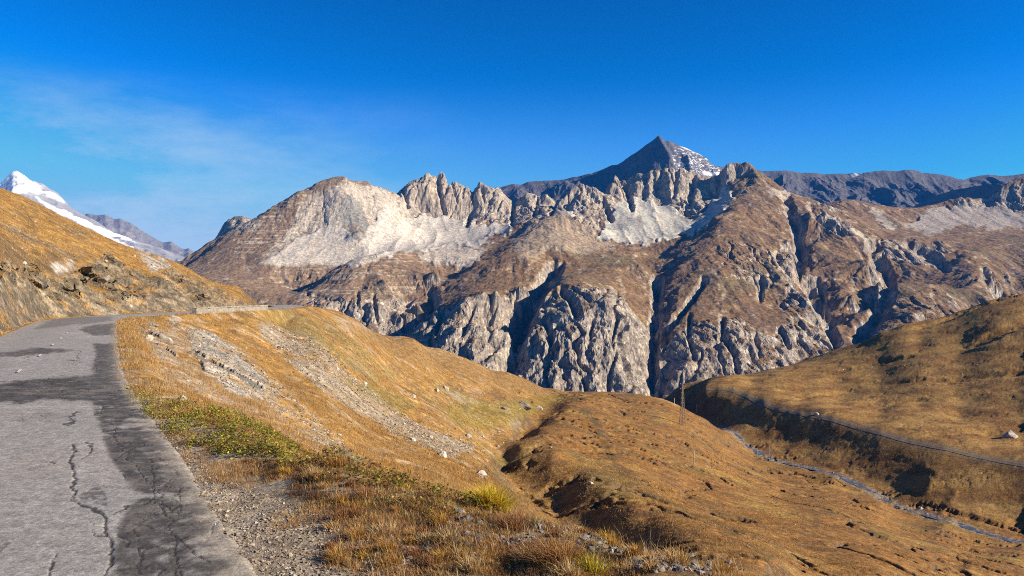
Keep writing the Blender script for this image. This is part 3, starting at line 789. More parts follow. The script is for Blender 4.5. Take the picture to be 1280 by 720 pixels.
def near():
    surf = near_surface()
    us = np.r_[np.linspace(-900, -50, 60)[:-1], np.arange(-50, 1330, 1.15), np.linspace(1330, 2200, 60)]
    ys = np.r_[np.exp(np.r_[np.linspace(math.log(2.6), math.log(40), 520)[:-1], np.linspace(math.log(40), math.log(112), 420)[:-1], np.linspace(math.log(112), math.log(520), 340)]), np.exp(np.linspace(math.log(530), math.log(1700), 60))]
    U, Y = np.meshgrid(us, ys)
    R = coarse(surf, U, LK * np.log(Y), step=4)
    Z = -R * Y / F
    X = (U - CX) / F * Y
    Z = blur(Z, 3)
    V = CY - (Z - H) * F / Y
    far = sstep(600, 900, Y)
    dr, ny = coarse(lambda a, b: nearest_on(a, b, ROAD[::3])[:2], X, Y, step=3)
    side = np.where(X > np.interp(Y, ROAD[:, 1], ROAD[:, 0]), 1.0, -1.0)
    wu = 5 * fbm(U / 26, V / 20, 4, 203) * np.minimum(1.0, Y / 20); wv = 4 * fbm(U / 26 + 7, V / 18, 4, 205) * np.minimum(1.0, Y / 20)
    mu, mv = U + wu, V + wv
    sm = lambda pl, n=3: smask(mu, mv, pl, n)
    rough = sm([(800,494),(900,470),(1160,396),(1290,366),(1600,300),(1600,640),(1290,660),(1130,620),(960,560),(890,520)], 8)
    left = sm([(-900,0),(0,225),(100,270),(235,330),(330,380),(330,384),(100,396),(0,418),(-900,600)], 3)
    cliff = sm([(-300,420),(-300,330),(0,328),(40,332),(70,350),(110,335),(135,318),(160,338),(190,345),(215,338),(240,350),(300,374),(330,384),(250,391),(100,398),(0,420)], 3)
    slope = sm([(150,400),(330,385),(400,385),(520,425),(640,470),(640,560),(560,600),(400,560),(250,510),(160,488)], 4)
    away = sstep(0.2, 3.0, dr - ROAD_HW)
    near_soft = sstep(9, 40, Y)
    n40 = fbm(X / 42, Y / 42, 3, 211); n15 = fbm(X / 15, Y / 15, 4, 213); n6 = fbm(X / 6, Y / 6, 4, 217); n2 = fbm(X / 2.2, Y / 2.2, 4, 219); n07 = fbm(X / 0.7, Y / 0.7, 3, 223)
    dz = near_soft * (n40 * 1.6 * (0.5 - 0.1 * rough) + n15 * 0.75 * (0.5 + 0.2 * rough)) * (1 - 0.6 * left)
    dz += sstep(8, 25, Y) * (n6 * 0.32 * (0.8 - 0.45 * rough + 0.6 * slope + 0.9 * cliff)) + (n2 * 0.17 + n07 * 0.075) * (0.85 - 0.3 * rough) * (0.35 + 0.65 * sstep(9, 20, Y))
    # hummocks: abrupt little banks facing the stream
    hum = ridged(X / 34 + 0.4 * n15, Y / 48, 4, 227) - 0.5
    dz += rough * hum * 0.7 * sstep(150, 220, Y)
    # rills down the slopes
    ril = ridged((X * 0.45 - Y * 0.9) / 5.0 + 0.5 * n15, (X * 0.9 + Y * 0.45) / 30.0, 4, 231) - 0.5
    dz += (slope + 0.6 * left * (1 - cliff)) * ril * 0.28 * near_soft
    # broken rock of the road cut: slanting slabs
    q = (X * 0.5 + Y * 0.87); hgt = Z * 1.0
    slab = ridged(q / 3.4 + 0.35 * hgt + 0.4 * n6, hgt / 2.6 + Y / 9, 4, 235) - 0.5
    w1, w2, wid = worley(q / 1.6 + 0.4 * n2, hgt / 0.9 + X / 3.0, 237)
    dz += cliff * away * (slab * 1.3 + (wid - 0.5) * 0.4)
    # rocky outcrops on the slope below the road
    oc = np.zeros_like(U)
    for pl in ([(168,405),(190,402),(212,420),(225,445),(205,440),(182,420)], [(196,470),(222,478),(236,500),(216,492)], [(205,400),(222,396),(232,410),(216,412)],
               [(232,408),(262,412),(300,440),(330,470),(330,492),(296,494),(268,470),(244,440)], [(60,330),(88,322),(96,334),(70,345)], [(160,300),(200,318),(215,335),(190,340)]):
        oc = np.maximum(oc, smask(mu, mv, pl, 2))
    dz += oc * ((wid - 0.35) * 0.22 + slab * 0.3)
    for dep, w, pl in ((3.4, 9, [(1150,404,472),(1200,394,482),(1245,387,486),(1300,383,486)]), (3.2, 9, [(1222,428,398),(1262,420,405),(1310,414,410)]), (1.6, 6, [(1120,472,357),(1200,479,342),(1290,486,325)]),
                       (1.6, 6, [(1040,462,412),(1090,456,412),(1130,450,405)]), (1.4, 5, [(1000,500,345),(1060,488,365)]), (2.0, 6, [(1180,545,246),(1240,540,252),(1300,538,250)]), (1.2, 5, [(1080,505,318),(1150,500,318)])):
        L = px_line(pl)
        dd = coarse(lambda a, b: seg_dist(a, b, L), X, Y, step=3)
        dz -= dep * sstep(w, 0, dd + 3.0 * n6 + 2.5 * n15) * (0.6 + 0.6 * n15)
    dtr = coarse(lambda a, b: seg_dist(a, b, TRACK_XY[::2]), X, Y, step=3)
    gl = np.abs(noise(X / 26 + 0.5 * n15, Y / 26 + 0.5 * n6, 289))
    dz -= near_soft * (1 - left) * (1 - slope) * (1 - 0.8 * rough) * sstep(0.10, 0.0, gl) * 0.7
    dz *= 0.25 + 0.75 * sstep(1.5, 7, dtr)
    dz *= sstep(-0.2, 2.4, dr - ROAD_HW) * 0.93 + 0.07 * sstep(0.0, 0.4, dr - ROAD_HW)
    Z = Z + dz * (1 - far) + far * 30 * n40
    # level the road bench
    rz = road_z(ny)
    wroad = sstep(1.5, 0.12, dr - ROAD_HW - np.where(side > 0, 0.25, 0.0))
    Z = Z + (rz - 0.035 - Z) * wroad
    # the road cut: jutting slabs, pushed out sideways towards the road
    qf = X * -0.5 + Y * 0.87
    lay = Z + 0.32 * qf + 0.5 * n6
    c1, c2, cid = worley(qf / 1.5 + 0.5 * n2, lay / 0.55, 271)
    d1, d2, did = worley(qf / 4.5 + 0.4 * n6, lay / 1.6, 273)
    pushed = cliff * away * ((cid - 0.5) * 0.85 + (did - 0.5) * 1.5 + 0.9 * (ridged(qf / 5, lay / 4, 4, 275) - 0.5)) * sstep(0.3, 1.5, dr - ROAD_HW)
    X = X + pushed * 0.87; Y = Y - pushed * 0.5
    # ------------- albedo
    C = lambda *c: np.array(c)
    V = CY - (Z - H) * F / Y
    zu = np.gradient(Z, axis=1) / np.gradient(U, axis=1) * F / Y
    zy = np.gradient(Z, axis=0) / np.gradient(Y, axis=0) - zu * X / Y
    sl = np.hypot(zu, zy)
    n3 = fbm(X / 70, Y / 70, 4, 241); n9 = fbm(X / 9, Y / 9, 5, 243); st = fbm((X * 0.45 - Y * 0.9) / 2.4, (X * 0.9 + Y * 0.45) / 7, 4, 245)
    Xz = X + 0.6 * Z; Yz = Y + 0.9 * Z
    n2 = fbm(Xz / 2.2, Yz / 2.2, 4, 219); n07 = fbm(Xz / 0.7, Yz / 0.7, 3, 223)
    nf = fbm(Xz / 0.5, Yz / 0.5, 4, 247)
    al = C(0.255, 0.138, 0.040) * np.ones(U.shape + (1,))
    al = bl3(al, (0.20, 0.115, 0.038), sstep(-0.1, 0.5, n9))
    al = bl3(al, (0.33, 0.18, 0.05), sstep(0.0, 0.6, n3 + 0.5 * st))
    al = bl3(al, (0.17, 0.135, 0.040), sstep(0.15, 0.55, fbm(X / 24, Y / 24, 4, 249)) * 0.7)
    al = bl3(al, (0.15, 0.09, 0.042), sstep(0.0, 0.45, fbm(X / 5, Y / 5, 5, 251)) * 0.75)
    al = bl3(al, (0.40, 0.26, 0.10), sstep(0.1, 0.5, fbm(X / 2.4, Y / 2.4, 4, 283)) * 0.6)
    al = bl3(al, (0.11, 0.085, 0.03), sstep(0.2, 0.5, fbm(X / 1.2, Y / 1.2, 3, 285)) * 0.6)
    al = bl3(al, (0.33, 0.29, 0.24), slope * sstep(0.12, 0.4, st * 0.7 + fbm(X / 3.4, Y / 3.4, 4, 287)) * 0.35)
    # meadow beyond and right hill: browner
    val = sm([(640,500),(720,490),(810,490),(1160,396),(1600,250),(1600,1200),(900,1200),(900,700),(780,640),(690,580)], 6)
    al = bl3(al, al * np.array((0.82, 0.73, 0.70)), val)
    al = bl3(al, (0.30, 0.185, 0.05), val * sstep(0.1, 0.45, fbm(X / 18, Y / 18, 5, 291)) * 0.7)
    al = bl3(al, (0.12, 0.105, 0.03), val * sstep(0.15, 0.5, fbm(X / 26 + 9, Y / 26, 5, 293)) * 0.6 * (1 - rough))
    al = bl3(al, (0.105, 0.066, 0.036), val * sstep(0.0, 0.4, n9 + 0.5 * n3) * 0.5)
    al = bl3(al, (0.32, 0.19, 0.06), rough * sstep(-0.25, 0.3, fbm(X / 13, Y / 13, 4, 253)) * 0.75)
    # steep banks bare
    al = bl3(al, (0.085, 0.062, 0.04), sstep(0.55, 0.95, sl) * (1 - cliff) * (1 - slope) * 0.75)
    # loose stone
    scr = np.zeros_like(U)
    for w, pl in ((1.0, [(395,425),(440,468),(486,505),(520,530),(560,545),(600,560),(560,572),(520,556),(470,530),(420,500),(380,470),(345,440),(320,410),(345,408)]),
                  (0.85, [(255,470),(330,495),(380,520),(440,560),(470,585),(400,565),(340,545),(290,525),(240,492)]),
                  (0.85, [(165,410),(240,405),(300,430),(360,480),(330,520),(300,515),(230,500),(180,470),(155,440)]),
                  (0.6, [(405,388),(440,398),(520,428),(600,458),(600,466),(520,440),(430,410)]),
                  (0.55,[(540,480),(600,500),(660,520),(640,540),(580,520)]),
                  (0.45, [(235,345),(330,384),(260,392),(190,392),(170,350)])):
        scr = np.maximum(scr, w * sm(pl, 4))
    scr *= sstep(-0.2, 0.3, 0.9 * fbm(X / 3.2, Y / 3.2, 4, 257) + 0.9 * fbm(X / 9, Y / 9, 4, 258) + 0.5 * st + 0.35 * (scr - 0.6) * 2)
    sc = C(0.27, 0.225, 0.175) * np.ones(U.shape + (1,))
    sc = bl3(sc, (0.15, 0.125, 0.095), sstep(0, 0.5, nf)); sc = bl3(sc, (0.37, 0.315, 0.25), sstep(0.25, 0.6, fbm(X / 0.9, Y / 0.9, 3, 259)))
    al = bl3(al, sc, np.clip(scr, 0, 1) * 0.8)
    slate = C(0.20, 0.19, 0.18) * np.ones(U.shape + (1,))
    slate = bl3(slate, (0.34, 0.31, 0.275), sstep(0.45, 0.75, wid)); slate = bl3(slate, (0.12, 0.115, 0.11), sstep(0.3, 0.1, wid))
    al = bl3(al, slate, oc * sstep(-0.4, 0.1, n2 + 0.4 * nf) * 0.95)
    cq = fbm(qf / 1.2, lay / 0.35, 4, 277); cq2 = fbm(qf / 5, Z / 2.0, 4, 279)
    rk = C(0.17, 0.132, 0.09) * np.ones(U.shape + (1,))
    rk = bl3(rk, (0.085, 0.072, 0.055), sstep(-0.1, 0.3, cq + 0.7 * (cid - 0.5))); rk = bl3(rk, (0.30, 0.235, 0.16), sstep(0.1, 0.5, cq2)); rk = bl3(rk, (0.30, 0.17, 0.06), sstep(0.15, 0.45, fbm(qf / 3, Z / 1.5, 4, 281)) * 0.8); rk = bl3(rk, (0.055, 0.048, 0.04), sstep(0.10, 0.03, c2 - c1) * 0.8)
    ck = cliff * sstep(-0.25, 0.12, (sl - 0.75) * 0.5 + 0.6 * n6 + 0.5 * cq + 0.35 * cq2 + 0.10)
    al = bl3(al, rk, ck)
    hillrock = left * (1 - cliff) * sstep(0.28, 0.5, n9 + 0.5 * n2)
    al = bl3(al, rk * 1.05, hillrock * 0.8)
    al = bl3(al, (0.165, 0.135, 0.06), sm([(330,392),(420,402),(500,470),(470,480),(400,440),(330,408)], 5) * 0.65 * sstep(-0.4, 0.2, n6))
    al = bl3(al, (0.19, 0.112, 0.045), sm([(430,402),(520,430),(620,465),(715,494),(690,498),(600,475),(520,455),(450,425)], 6) * 0.7)
    al = bl3(al, (0.36, 0.27, 0.14), sm([(160,470),(240,500),(300,525),(380,560),(330,545),(250,515),(170,492)], 4) * 0.6)
    al = bl3(al, (0.12, 0.07, 0.03), slope * sstep(0.2, 0.5, fbm(X / 8, Y / 8, 4, 295)) * 0.55)
    # wet lush patches by the little streams
    al = bl3(al, (0.17, 0.13, 0.028), sm([(560,505),(640,500),(700,492),(710,500),(660,520),(600,540),(560,525)], 6) * 0.6)
    al = bl3(al, (0.16, 0.125, 0.04), sm([(428,470),(470,480),(525,508),(500,520),(450,492)], 4) * 0.7)
    runnel = seg_dist(mu, mv, [(715,500),(740,520),(752,545),(765,570),(790,600),(840,630),(900,660),(960,700)])
    al = bl3(al, (0.065, 0.05, 0.025), sstep(7, 2, runnel + 5 * n2) * sstep(-0.2, 0.2, n6) * val * 0.8)
    # banks of the stream: gravel
    ds = coarse(lambda a, b: seg_dist(a, b, STREAM_XY[::2]), X, Y, step=3)
    al = bl3(al, (0.20, 0.175, 0.15), sstep(3.2, 1.6, ds + 1.4 * n2) * sstep(-0.3, 0.2, n07 + n2))
    dt = coarse(lambda a, b: seg_dist(a, b, TRACK_XY[::2]), X, Y, step=3)
    al = bl3(al, (0.20, 0.14, 0.08), sstep(3.2, 1.6, dt + 0.8 * n2) * 0.9)
    # gravel shoulder by the road
    sh = sstep(1.6, 0.6, dr - ROAD_HW - 0.5 * n2 + np.where(side > 0, 0, 0.9) + 0.9 * sstep(13, 18, Y) - 1.3 * sstep(12, 7, Y) * (side > 0))
    grav = C(0.26, 0.205, 0.145) * np.ones(U.shape + (1,))
    grav = bl3(grav, (0.19, 0.165, 0.135), sstep(0.0, 0.5, nf + 0.4 * n07)); grav = bl3(grav, (0.36, 0.30, 0.225), sstep(0.2, 0.6, fbm(X / 0.16, Y / 0.16, 3, 263)))
    al = bl3(al, grav, sh * sstep(-0.5, 0.0, n2 + 0.5))
    # dark soil of the verge edge under the plants
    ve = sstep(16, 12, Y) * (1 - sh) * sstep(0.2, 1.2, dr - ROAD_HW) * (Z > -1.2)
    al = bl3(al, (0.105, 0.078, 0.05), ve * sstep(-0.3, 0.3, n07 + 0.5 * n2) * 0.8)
    al *= (1 + 0.28 * nf + 0.15 * n07)[..., None]
    m = terrain_mat('alpine_ground', (0.8, 2.6, 9.0, 45.0), ((0.9, 0.30), (5.0, 0.09), (30.0, 0.02)), (0.56, 1.48), bump=0.6)
    o = grid_mesh('ground', X, Y, Z, m, np.clip(al, 0.01, 0.8))
    tag(o, kind='structure')
    ly = np.log(ys)
    def zat(x, y):
        x = np.asarray(x, float); y = np.asarray(y, float)
        u = np.clip(CX + F * x / y, us[0], us[-1] - 1e-6); l = np.clip(np.log(y), ly[0], ly[-1] - 1e-9)
        i = np.clip(np.searchsorted(us, u, 'right') - 1, 0, len(us) - 2); j = np.clip(np.searchsorted(ly, l, 'right') - 1, 0, len(ly) - 2)
        a = (u - us[i]) / (us[i + 1] - us[i]); b = (l - ly[j]) / (ly[j + 1] - ly[j])
        return (Z[j, i] * (1 - a) + Z[j, i + 1] * a) * (1 - b) + (Z[j + 1, i] * (1 - a) + Z[j + 1, i + 1] * a) * b
    # first ground met along the sight line through a pixel (for placing things)
    def hit(u, v):
        i = int(np.argmin(np.abs(us - u)))
        z = H - (v - CY) / F * ys
        k = np.nonzero(Z[:, i] >= z)[0]
        k = k[k > 40]
        if len(k) == 0: return None
        y = ys[k[0]]
        return ((u - CX) / F * y, y, float(Z[k[0], i]))
    return zat, hit, dict(U=U, Y=Y, X=X, Z=Z, V=V, scr=scr, oc=oc, sh=sh, us=us, ys=ys)

zat, hit, G = near()

def ribbon(name, line, halfw, lift, mat, zfun, ncross=7, step=2.0, wob=0.25, colr=None, seed=0):
    # resample
    seg = np.r_[0, np.cumsum(np.hypot(*np.diff(line, axis=0).T))]
    s = np.arange(0, seg[-1], step)
    px = np.interp(s, seg, line[:, 0]); py = np.interp(s, seg, line[:, 1])
    tx = np.gradient(px); ty = np.gradient(py); n = np.hypot(tx, ty); nx, ny = ty / n, -tx / n
    t = np.linspace(-1, 1, ncross)
    hw = halfw * (1 + wob * noise(s / 9, s * 0, seed)) ; off = wob * halfw * noise(s / 14, s * 0 + 5, seed + 1)
    Xr = px[:, None] + nx[:, None] * (t[None] * hw[:, None] + off[:, None]); Yr = py[:, None] + ny[:, None] * (t[None] * hw[:, None] + off[:, None])
    Zr = zfun(Xr, Yr) + lift
    return Xr, Yr, Zr, s, t

# stream: a shallow sheet of running water in its bed
wm, nt, b = new_mat('stream_water')
tc = nd(nt, 'ShaderNodeTexCoord')
f1 = nz(nt, tc.outputs['Object'], 0.8, 6, 0.7)
c = ramp(nt, f1, [(0.35, (0.05, 0.06, 0.07)), (0.55, (0.10, 0.105, 0.11)), (0.68, (0.60, 0.62, 0.64))])
nt.links.new(c, b.inputs['Base Color']); b.inputs['Roughness'].default_value = 0.12
bp = nd(nt, 'ShaderNodeBump'); bp.inputs['Strength'].default_value = 0.7; bp.inputs['Distance'].default_value = 0.4
nt.links.new(f1, bp.inputs['Height']); nt.links.new(bp.outputs[0], b.inputs['Normal'])
Xr, Yr, Zr, s, t = ribbon('stream', STREAM_XY, 1.1, 0.0, wm, zat, ncross=9, step=0.7, wob=0.6, seed=401)
zc = Zr.min(axis=1); k = np.ones(15) / 15; zc = np.convolve(np.pad(zc, 7, 'edge'), k, 'valid')
Zr = np.maximum(np.broadcast_to(zc[:, None] + 0.12, Zr.shape), Zr - 0.5)
tag(grid_mesh('stream', Xr, Yr, Zr, wm), kind='structure')

tm = terrain_mat('track_gravel', (0.5, 3.0), ((1.0, 0.1),), (0.7, 1.3))
Xr, Yr, Zr, s, t = ribbon('dirt_track', TRACK_XY, 1.15, 0.06, tm, zat, ncross=9, step=0.8, wob=0.06, seed=411)
base_c = np.array((0.21, 0.155, 0.10)) * np.ones(Xr.shape + (1,))
base_c = bl3(base_c, (0.13, 0.10, 0.05), np.broadcast_to(sstep(0.3, 0.05, np.abs(t))[None], Xr.shape) * 0.8)
tag(grid_mesh('dirt_track', Xr, Yr, Zr, tm, base_c), kind='structure')
# ------------------------------------------------------------------ the old asphalt road
def road():
    seg = np.r_[0, np.cumsum(np.hypot(*np.diff(ROAD, axis=0).T))]
    ss = []; q = 10.0
    while q < seg[-1]:
        ss.append(q); yq = max(4.0, np.interp(q, seg, ROAD[:, 1])); q += max(0.03, yq * 0.0045)
    ss = np.array(ss)
    px = np.interp(ss, seg, ROAD[:, 0]); py = np.interp(ss, seg, ROAD[:, 1])
    k = np.ones(9) / 9
    px = np.convolve(np.pad(px, 4, 'edge'), k, 'valid'); py = np.convolve(np.pad(py, 4, 'edge'), k, 'valid')
    tx = np.gradient(px); ty = np.gradient(py); n = np.hypot(tx, ty); nx, ny = ty / n, -tx / n
    t = np.r_[np.linspace(-1, 0.1, 120)[:-1], np.linspace(0.1, 1, 190)]
    T = np.broadcast_to(t[None], (len(ss), len(t))); S = np.broadcast_to(ss[:, None], T.shape)
    edge = np.where(T > 0, 0.24 * fbm(S / 2.6, S * 0, 4, 501) + 0.11 * fbm(S / 0.4, S * 0, 3, 503), 0.10 * fbm(S / 3, S * 0 + 4, 3, 505))
    off = T * ROAD_HW + np.where(np.abs(T) > 0.8, (np.abs(T) - 0.8) / 0.2, 0) * np.sign(T) * edge
    X = px[:, None] + nx[:, None] * off; Y = py[:, None] + ny[:, None] * off
    Z = road_z(Y) + 0.012 - 0.03 * T * T + 0.012 * fbm(X / 1.7, Y / 1.7, 3, 507)
    d = ROAD_HW - np.abs(off)                         # distance in from the edge
    Z = Z - 0.05 * sstep(0.06, -0.12, d)
    Yc = np.maximum(Y, 2.0)
    U = CX + F * X / Yc; V = CY + F * (H - road_z(Y)) / Yc
    U = np.where(Y < 2, -5000, U)
    C = lambda *c: np.array(c)
    n2 = fbm(X / 2.2, Y / 2.2, 4, 511); n05 = fbm(X / 0.5, Y / 0.5, 4, 513); nfi = fbm(X / 0.06, Y / 0.06, 3, 515)
    al = C(0.250, 0.234, 0.218) * np.ones(U.shape + (1,))
    al = bl3(al, (0.30, 0.282, 0.262), sstep(0, 0.5, n2)); al = bl3(al, (0.205, 0.187, 0.168), sstep(0.0, 0.5, n05) * 0.6)
    al = bl3(al, (0.255, 0.225, 0.20), sstep(0.1, 0.6, fbm(X / 4, Y / 4, 3, 517)) * 0.5)
    # wheel lanes polished
    al = bl3(al, (0.19, 0.18, 0.172), sstep(0.35, 0.05, np.abs(T + 0.38 + 0.05 * n2)) * 0.22)
    g = np.minimum(1, 12 / Yc)
    mu = U + 9 * n05 + 5 * n2; mv = V + (7 * n05 + 3 * n2) * g
    sm = lambda pl, n=2: smask(mu, mv, pl, n)
    dark = sm([(113,500),(150,480),(165,500),(190,530),(225,585),(250,620),(290,680),(330,740),(150,740),(140,700),(152,650),(175,620),(140,575),(128,540)], 4)
    dark = np.maximum(dark, 0.9 * sm([(116,430),(146,428),(150,470),(156,500),(118,500),(60,496),(0,505),(0,492),(80,482),(112,470),(120,445)], 4))
    dark = np.maximum(dark, 0.8 * sm([(98,412),(116,406),(150,404),(150,418),(118,420)], 3))
    dark = np.maximum(dark, 0.85 * sm([(-60,446),(10,440),(50,435),(96,438),(60,442),(20,446)], 3))
    dark = np.maximum(dark, 0.5 * sm([(70,396),(140,396),(140,401),(40,412)], 4))
    dark = np.maximum(dark, 1.0 * sm([(-60,492),(20,476),(110,470),(120,500),(60,500),(-60,508)], 4))
    dark = np.maximum(dark, 0.30 * sm([(10,526),(60,514),(100,520),(60,530)], 3))
    dark = blur(dark, 3) * sstep(-0.5, 0.4, n2 + 0.9 * n05 + 0.9 * fbm(X / 0.22, Y / 0.22, 3, 540) + 0.3 + 0.35 * (V < 512))
    dk = C(0.046, 0.040, 0.036) * np.ones(U.shape + (1,))
    dk = bl3(dk, (0.105, 0.092, 0.080), sstep(-0.1, 0.45, n05 + 0.5 * n2)); dk = bl3(dk, (0.14, 0.116, 0.095), sstep(0.35, 0.7, n2))
    al = bl3(al, dk, dark * 0.96)
    # smooth join at the old seam
    seam = np.abs(V + 4 * n2 * g - (508 - U * 0.03)) / np.maximum(1, 100 / Yc)
    al = bl3(al, (0.31, 0.29, 0.27), sstep(3.0, 0.5, np.abs(V + 2 * n2 - 509)) * (U < 128) * 0.7)
    # cracks
    CR = [[(92,555),(90,575),(93,590),(90,610),(88,625),(104,634),(128,641),(134,660),(142,684),(132,716),(128,760)],
          [(139,530),(144,548),(152,560),(160,575),(178,592),(194,605),(190,618),(180,628),(160,634),(144,641)],
          [(183,575),(194,590),(197,610),(201,632),(214,647),(212,660),(221,676),(219,700),(226,730)],
          [(194,604),(215,606),(226,622),(222,640)],[(190,626),(214,633),(226,630)],
          [(69,694),(62,704),(55,712),(56,735)],[(98,515),(88,520),(97,524),(82,531),(78,530)],[(60,580),(68,583)],
          [(112,655),(120,668),(134,668)],[(108,553),(112,556),(104,574)],[(222,674),(240,690),(262,700),(268,740)],[(201,632),(170,660),(176,700),(160,740)],
          [(30,450),(40,443),(52,436)],[(-10,480),(20,480),(50,479),(80,470)],[(88,455),(96,449),(100,441)]]
    crack = np.zeros(U.shape)
    jx = U + 2.5 * noise(X / 0.07, Y / 0.07, 520) + 3.5 * noise(X / 0.2, Y / 0.2, 521) + 6 * noise(X / 0.6, Y / 0.6, 523); jy = V + 2.5 * noise(X / 0.16 + 5, Y / 0.16, 525) + 5 * noise(X / 0.6 + 8, Y / 0.6, 527)
    for i, pl in enumerate(CR):
        w = (4.2, 2.2, 1.9, 1.3, 1.3, 2.2, 3.2, 1.6, 2.0, 2.6, 1.4, 1.2, 1.6, 1.4, 1.8)[i] * (0.45 + 0.9 * np.clip(0.5 + noise(X / 0.4, Y / 0.4, 529 + i), 0, 1))
        crack = np.maximum(crack, sstep(1.2, 0.4, seg_dist(jx, jy, pl) / (0.5 * w)))
    w1, w2, wid = worley(X / 0.62 + 0.25 * n05, Y / 0.62 + 0.25 * fbm(X / 0.5 + 3, Y / 0.5, 3, 531), 533)
    net = sstep(0.045, 0.012, w2 - w1) * sstep(0.0, 0.5, dark) * sstep(-0.25, 0.25, n2 + 0.3)
    w1, w2, wid = worley(X / 2.6 + 0.3 * n05, Y / 3.2 + 0.3 * n2, 535)
    net = np.maximum(net, sstep(0.014, 0.004, w2 - w1) * sstep(-0.1, 0.3, fbm(X / 5, Y / 5, 3, 537)) * 0.7)
    crack = np.maximum(crack, net * 0.85)
    patch = sm([(98,620),(116,606),(128,612),(132,632),(118,630),(112,620),(104,630)], 1)
    crack = np.maximum(crack, patch * 0.75 * sstep(-0.35, 0.25, n05 + fbm(X / 0.12, Y / 0.12, 3, 545)))
    al = bl3(al, (0.032, 0.029, 0.027), crack * 0.9)
    Z = Z - 0.010 * crack
    # gravel creeping over the edge
    eg = sstep(0.38, -0.05, d + 0.38 * n05 + 0.2 * n2 + 0.2 * nfi)
    al = bl3(al, (0.30, 0.255, 0.20), eg * 0.9)
    al *= (1 + 0.45 * nfi + 0.14 * n05)[..., None]
    m = terrain_mat('old_asphalt', (5.0, 22.0, 80.0), ((25.0, 0.02), (110.0, 0.008)), (0.66, 1.38), rough=0.82, bump=0.45, spec=0.3)
    tag(grid_mesh('road', X, Y, Z, m, np.clip(al, 0.01, 0.8)), kind='structure')
    # worn dashes of the centre line
    pm = terrain_mat('road_paint', (9.0, 40.0), (), (0.75, 1.2))
    vs = []; fs = []
    for (u, v, ln) in ((24,465,0.9),(50,445,0.9),(66,431.5,0.9),(76,423.5,1.0),(84,417,1.0)):
        y = F * H / (v - CY); x = (u - CX) / F * y
        dx, dy = -0.45, 0.893
        for a in range(6):
            a0 = (a / 6 - 0.5) * ln; a1 = ((a + 1) / 6 - 0.5) * ln
            w = 0.035 + 0.015 * random.random()
            q = [(x + dx * p + dy * o, y + dy * p - dx * o) for p, o in ((a0, -w), (a0, w), (a1, w), (a1, -w))]
            k = len(vs)
            vs += [(p[0], p[1], float(road_z(np.array(p[1]))) + 0.036) for p in q]; fs.append((k, k + 1, k + 2, k + 3))
    o = tri_mesh('road_markings', np.array(vs), np.array(fs), pm, np.tile([[0.50, 0.48, 0.45]], (len(vs), 1)))
    tag(o, kind='structure')
road()
# ------------------------------------------------------------------ rocks
rock_mat = terrain_mat('pale_boulder', (1.3, 7.0), ((2.0, 0.12), (14.0, 0.02)), (0.72, 1.3), bump=0.6)
slate_mat = terrain_mat('slate_stone', (6.0, 30.0), ((12.0, 0.02), (60.0, 0.005)), (0.7, 1.3), bump=0.6)
def rock_data(name, seed, mat, flat=0.6, colr=(0.42, 0.37, 0.31), npts=20, sub=2):
    r = random.Random(seed)
    bm = bmesh.new()
    for _ in range(npts):
        v = Vector((r.gauss(0, 1), r.gauss(0, 1), r.gauss(0, 1))).normalized()
        v *= r.uniform(0.75, 1.0)
        bm.verts.new((v.x * 0.5, v.y * 0.42, v.z * 0.5 * flat))
    ret = bmesh.ops.convex_hull(bm, input=bm.verts[:])
    bmesh.ops.delete(bm, geom=list({g for g in ret['geom_interior'] + ret['geom_unused'] if isinstance(g, bmesh.types.BMVert)}), context='VERTS')
    bmesh.ops.bevel(bm, geom=bm.edges[:] + bm.verts[:], offset=0.025, segments=1, affect='EDGES', profile=0.5)
    bmesh.ops.triangulate(bm, faces=bm.faces[:])
    if sub: bmesh.ops.subdivide_edges(bm, edges=bm.edges[:], cuts=sub, use_grid_fill=True)
    co = np.array([v.co[:] for v in bm.verts])
    dn = 0.035 * fbm(co[:, 0] * 5 + seed, co[:, 1] * 5 + co[:, 2] * 7, 3, 600 + seed) + 0.016 * fbm(co[:, 0] * 15, co[:, 2] * 15 + co[:, 1] * 9, 2, 640 + seed)
    bm.normal_update()
    for v, k in zip(bm.verts, dn): v.co += v.normal * float(k)
    me = bpy.data.meshes.new(name); bm.to_mesh(me); bm.free()
    at = me.attributes.new('Col', 'FLOAT_COLOR', 'POINT')
    c = np.ones((len(me.vertices), 4), np.float32)
    c[:, :3] = np.array(colr) * (1 + 0.25 * fbm(co[:, 0] * 4, co[:, 1] * 4 + co[:, 2] * 4, 3, 660 + seed))[:, None] if len(co) == len(me.vertices) else np.array(colr)
    at.data.foreach_set('color', c.ravel())
    me.materials.append(mat)
    return me
PALE = [rock_data('boulder', s, rock_mat, 0.55 + 0.1 * (s % 3), (0.40, 0.35, 0.285)) for s in range(1, 6)]
DULL = [rock_data('boulder', s, rock_mat, 0.5 + 0.1 * (s % 3), (0.24, 0.205, 0.165)) for s in range(11, 16)]
SLATE = [rock_data('stone', s, slate_mat, 0.36 + 0.1 * (s % 3), (0.13, 0.122, 0.112) if s % 2 else (0.20, 0.18, 0.155), 16, 1) for s in range(21, 28)]
def put_rock(name, me, loc, size, label, cat, group=None, rz=None, sink=0.25, tilt=0.35):
    o = bpy.data.objects.new(name, me); COL.objects.link(o)
    o.scale = (size, size * random.uniform(0.8, 1.15), size * random.uniform(0.85, 1.15))
    o.location = (loc[0], loc[1], loc[2] + size * (0.5 * 0.55 - sink))
    o.rotation_euler = (random.uniform(-tilt, tilt), random.uniform(-tilt, tilt), random.uniform(0, 6.28) if rz is None else rz)
    return tag(o, label, cat, group)
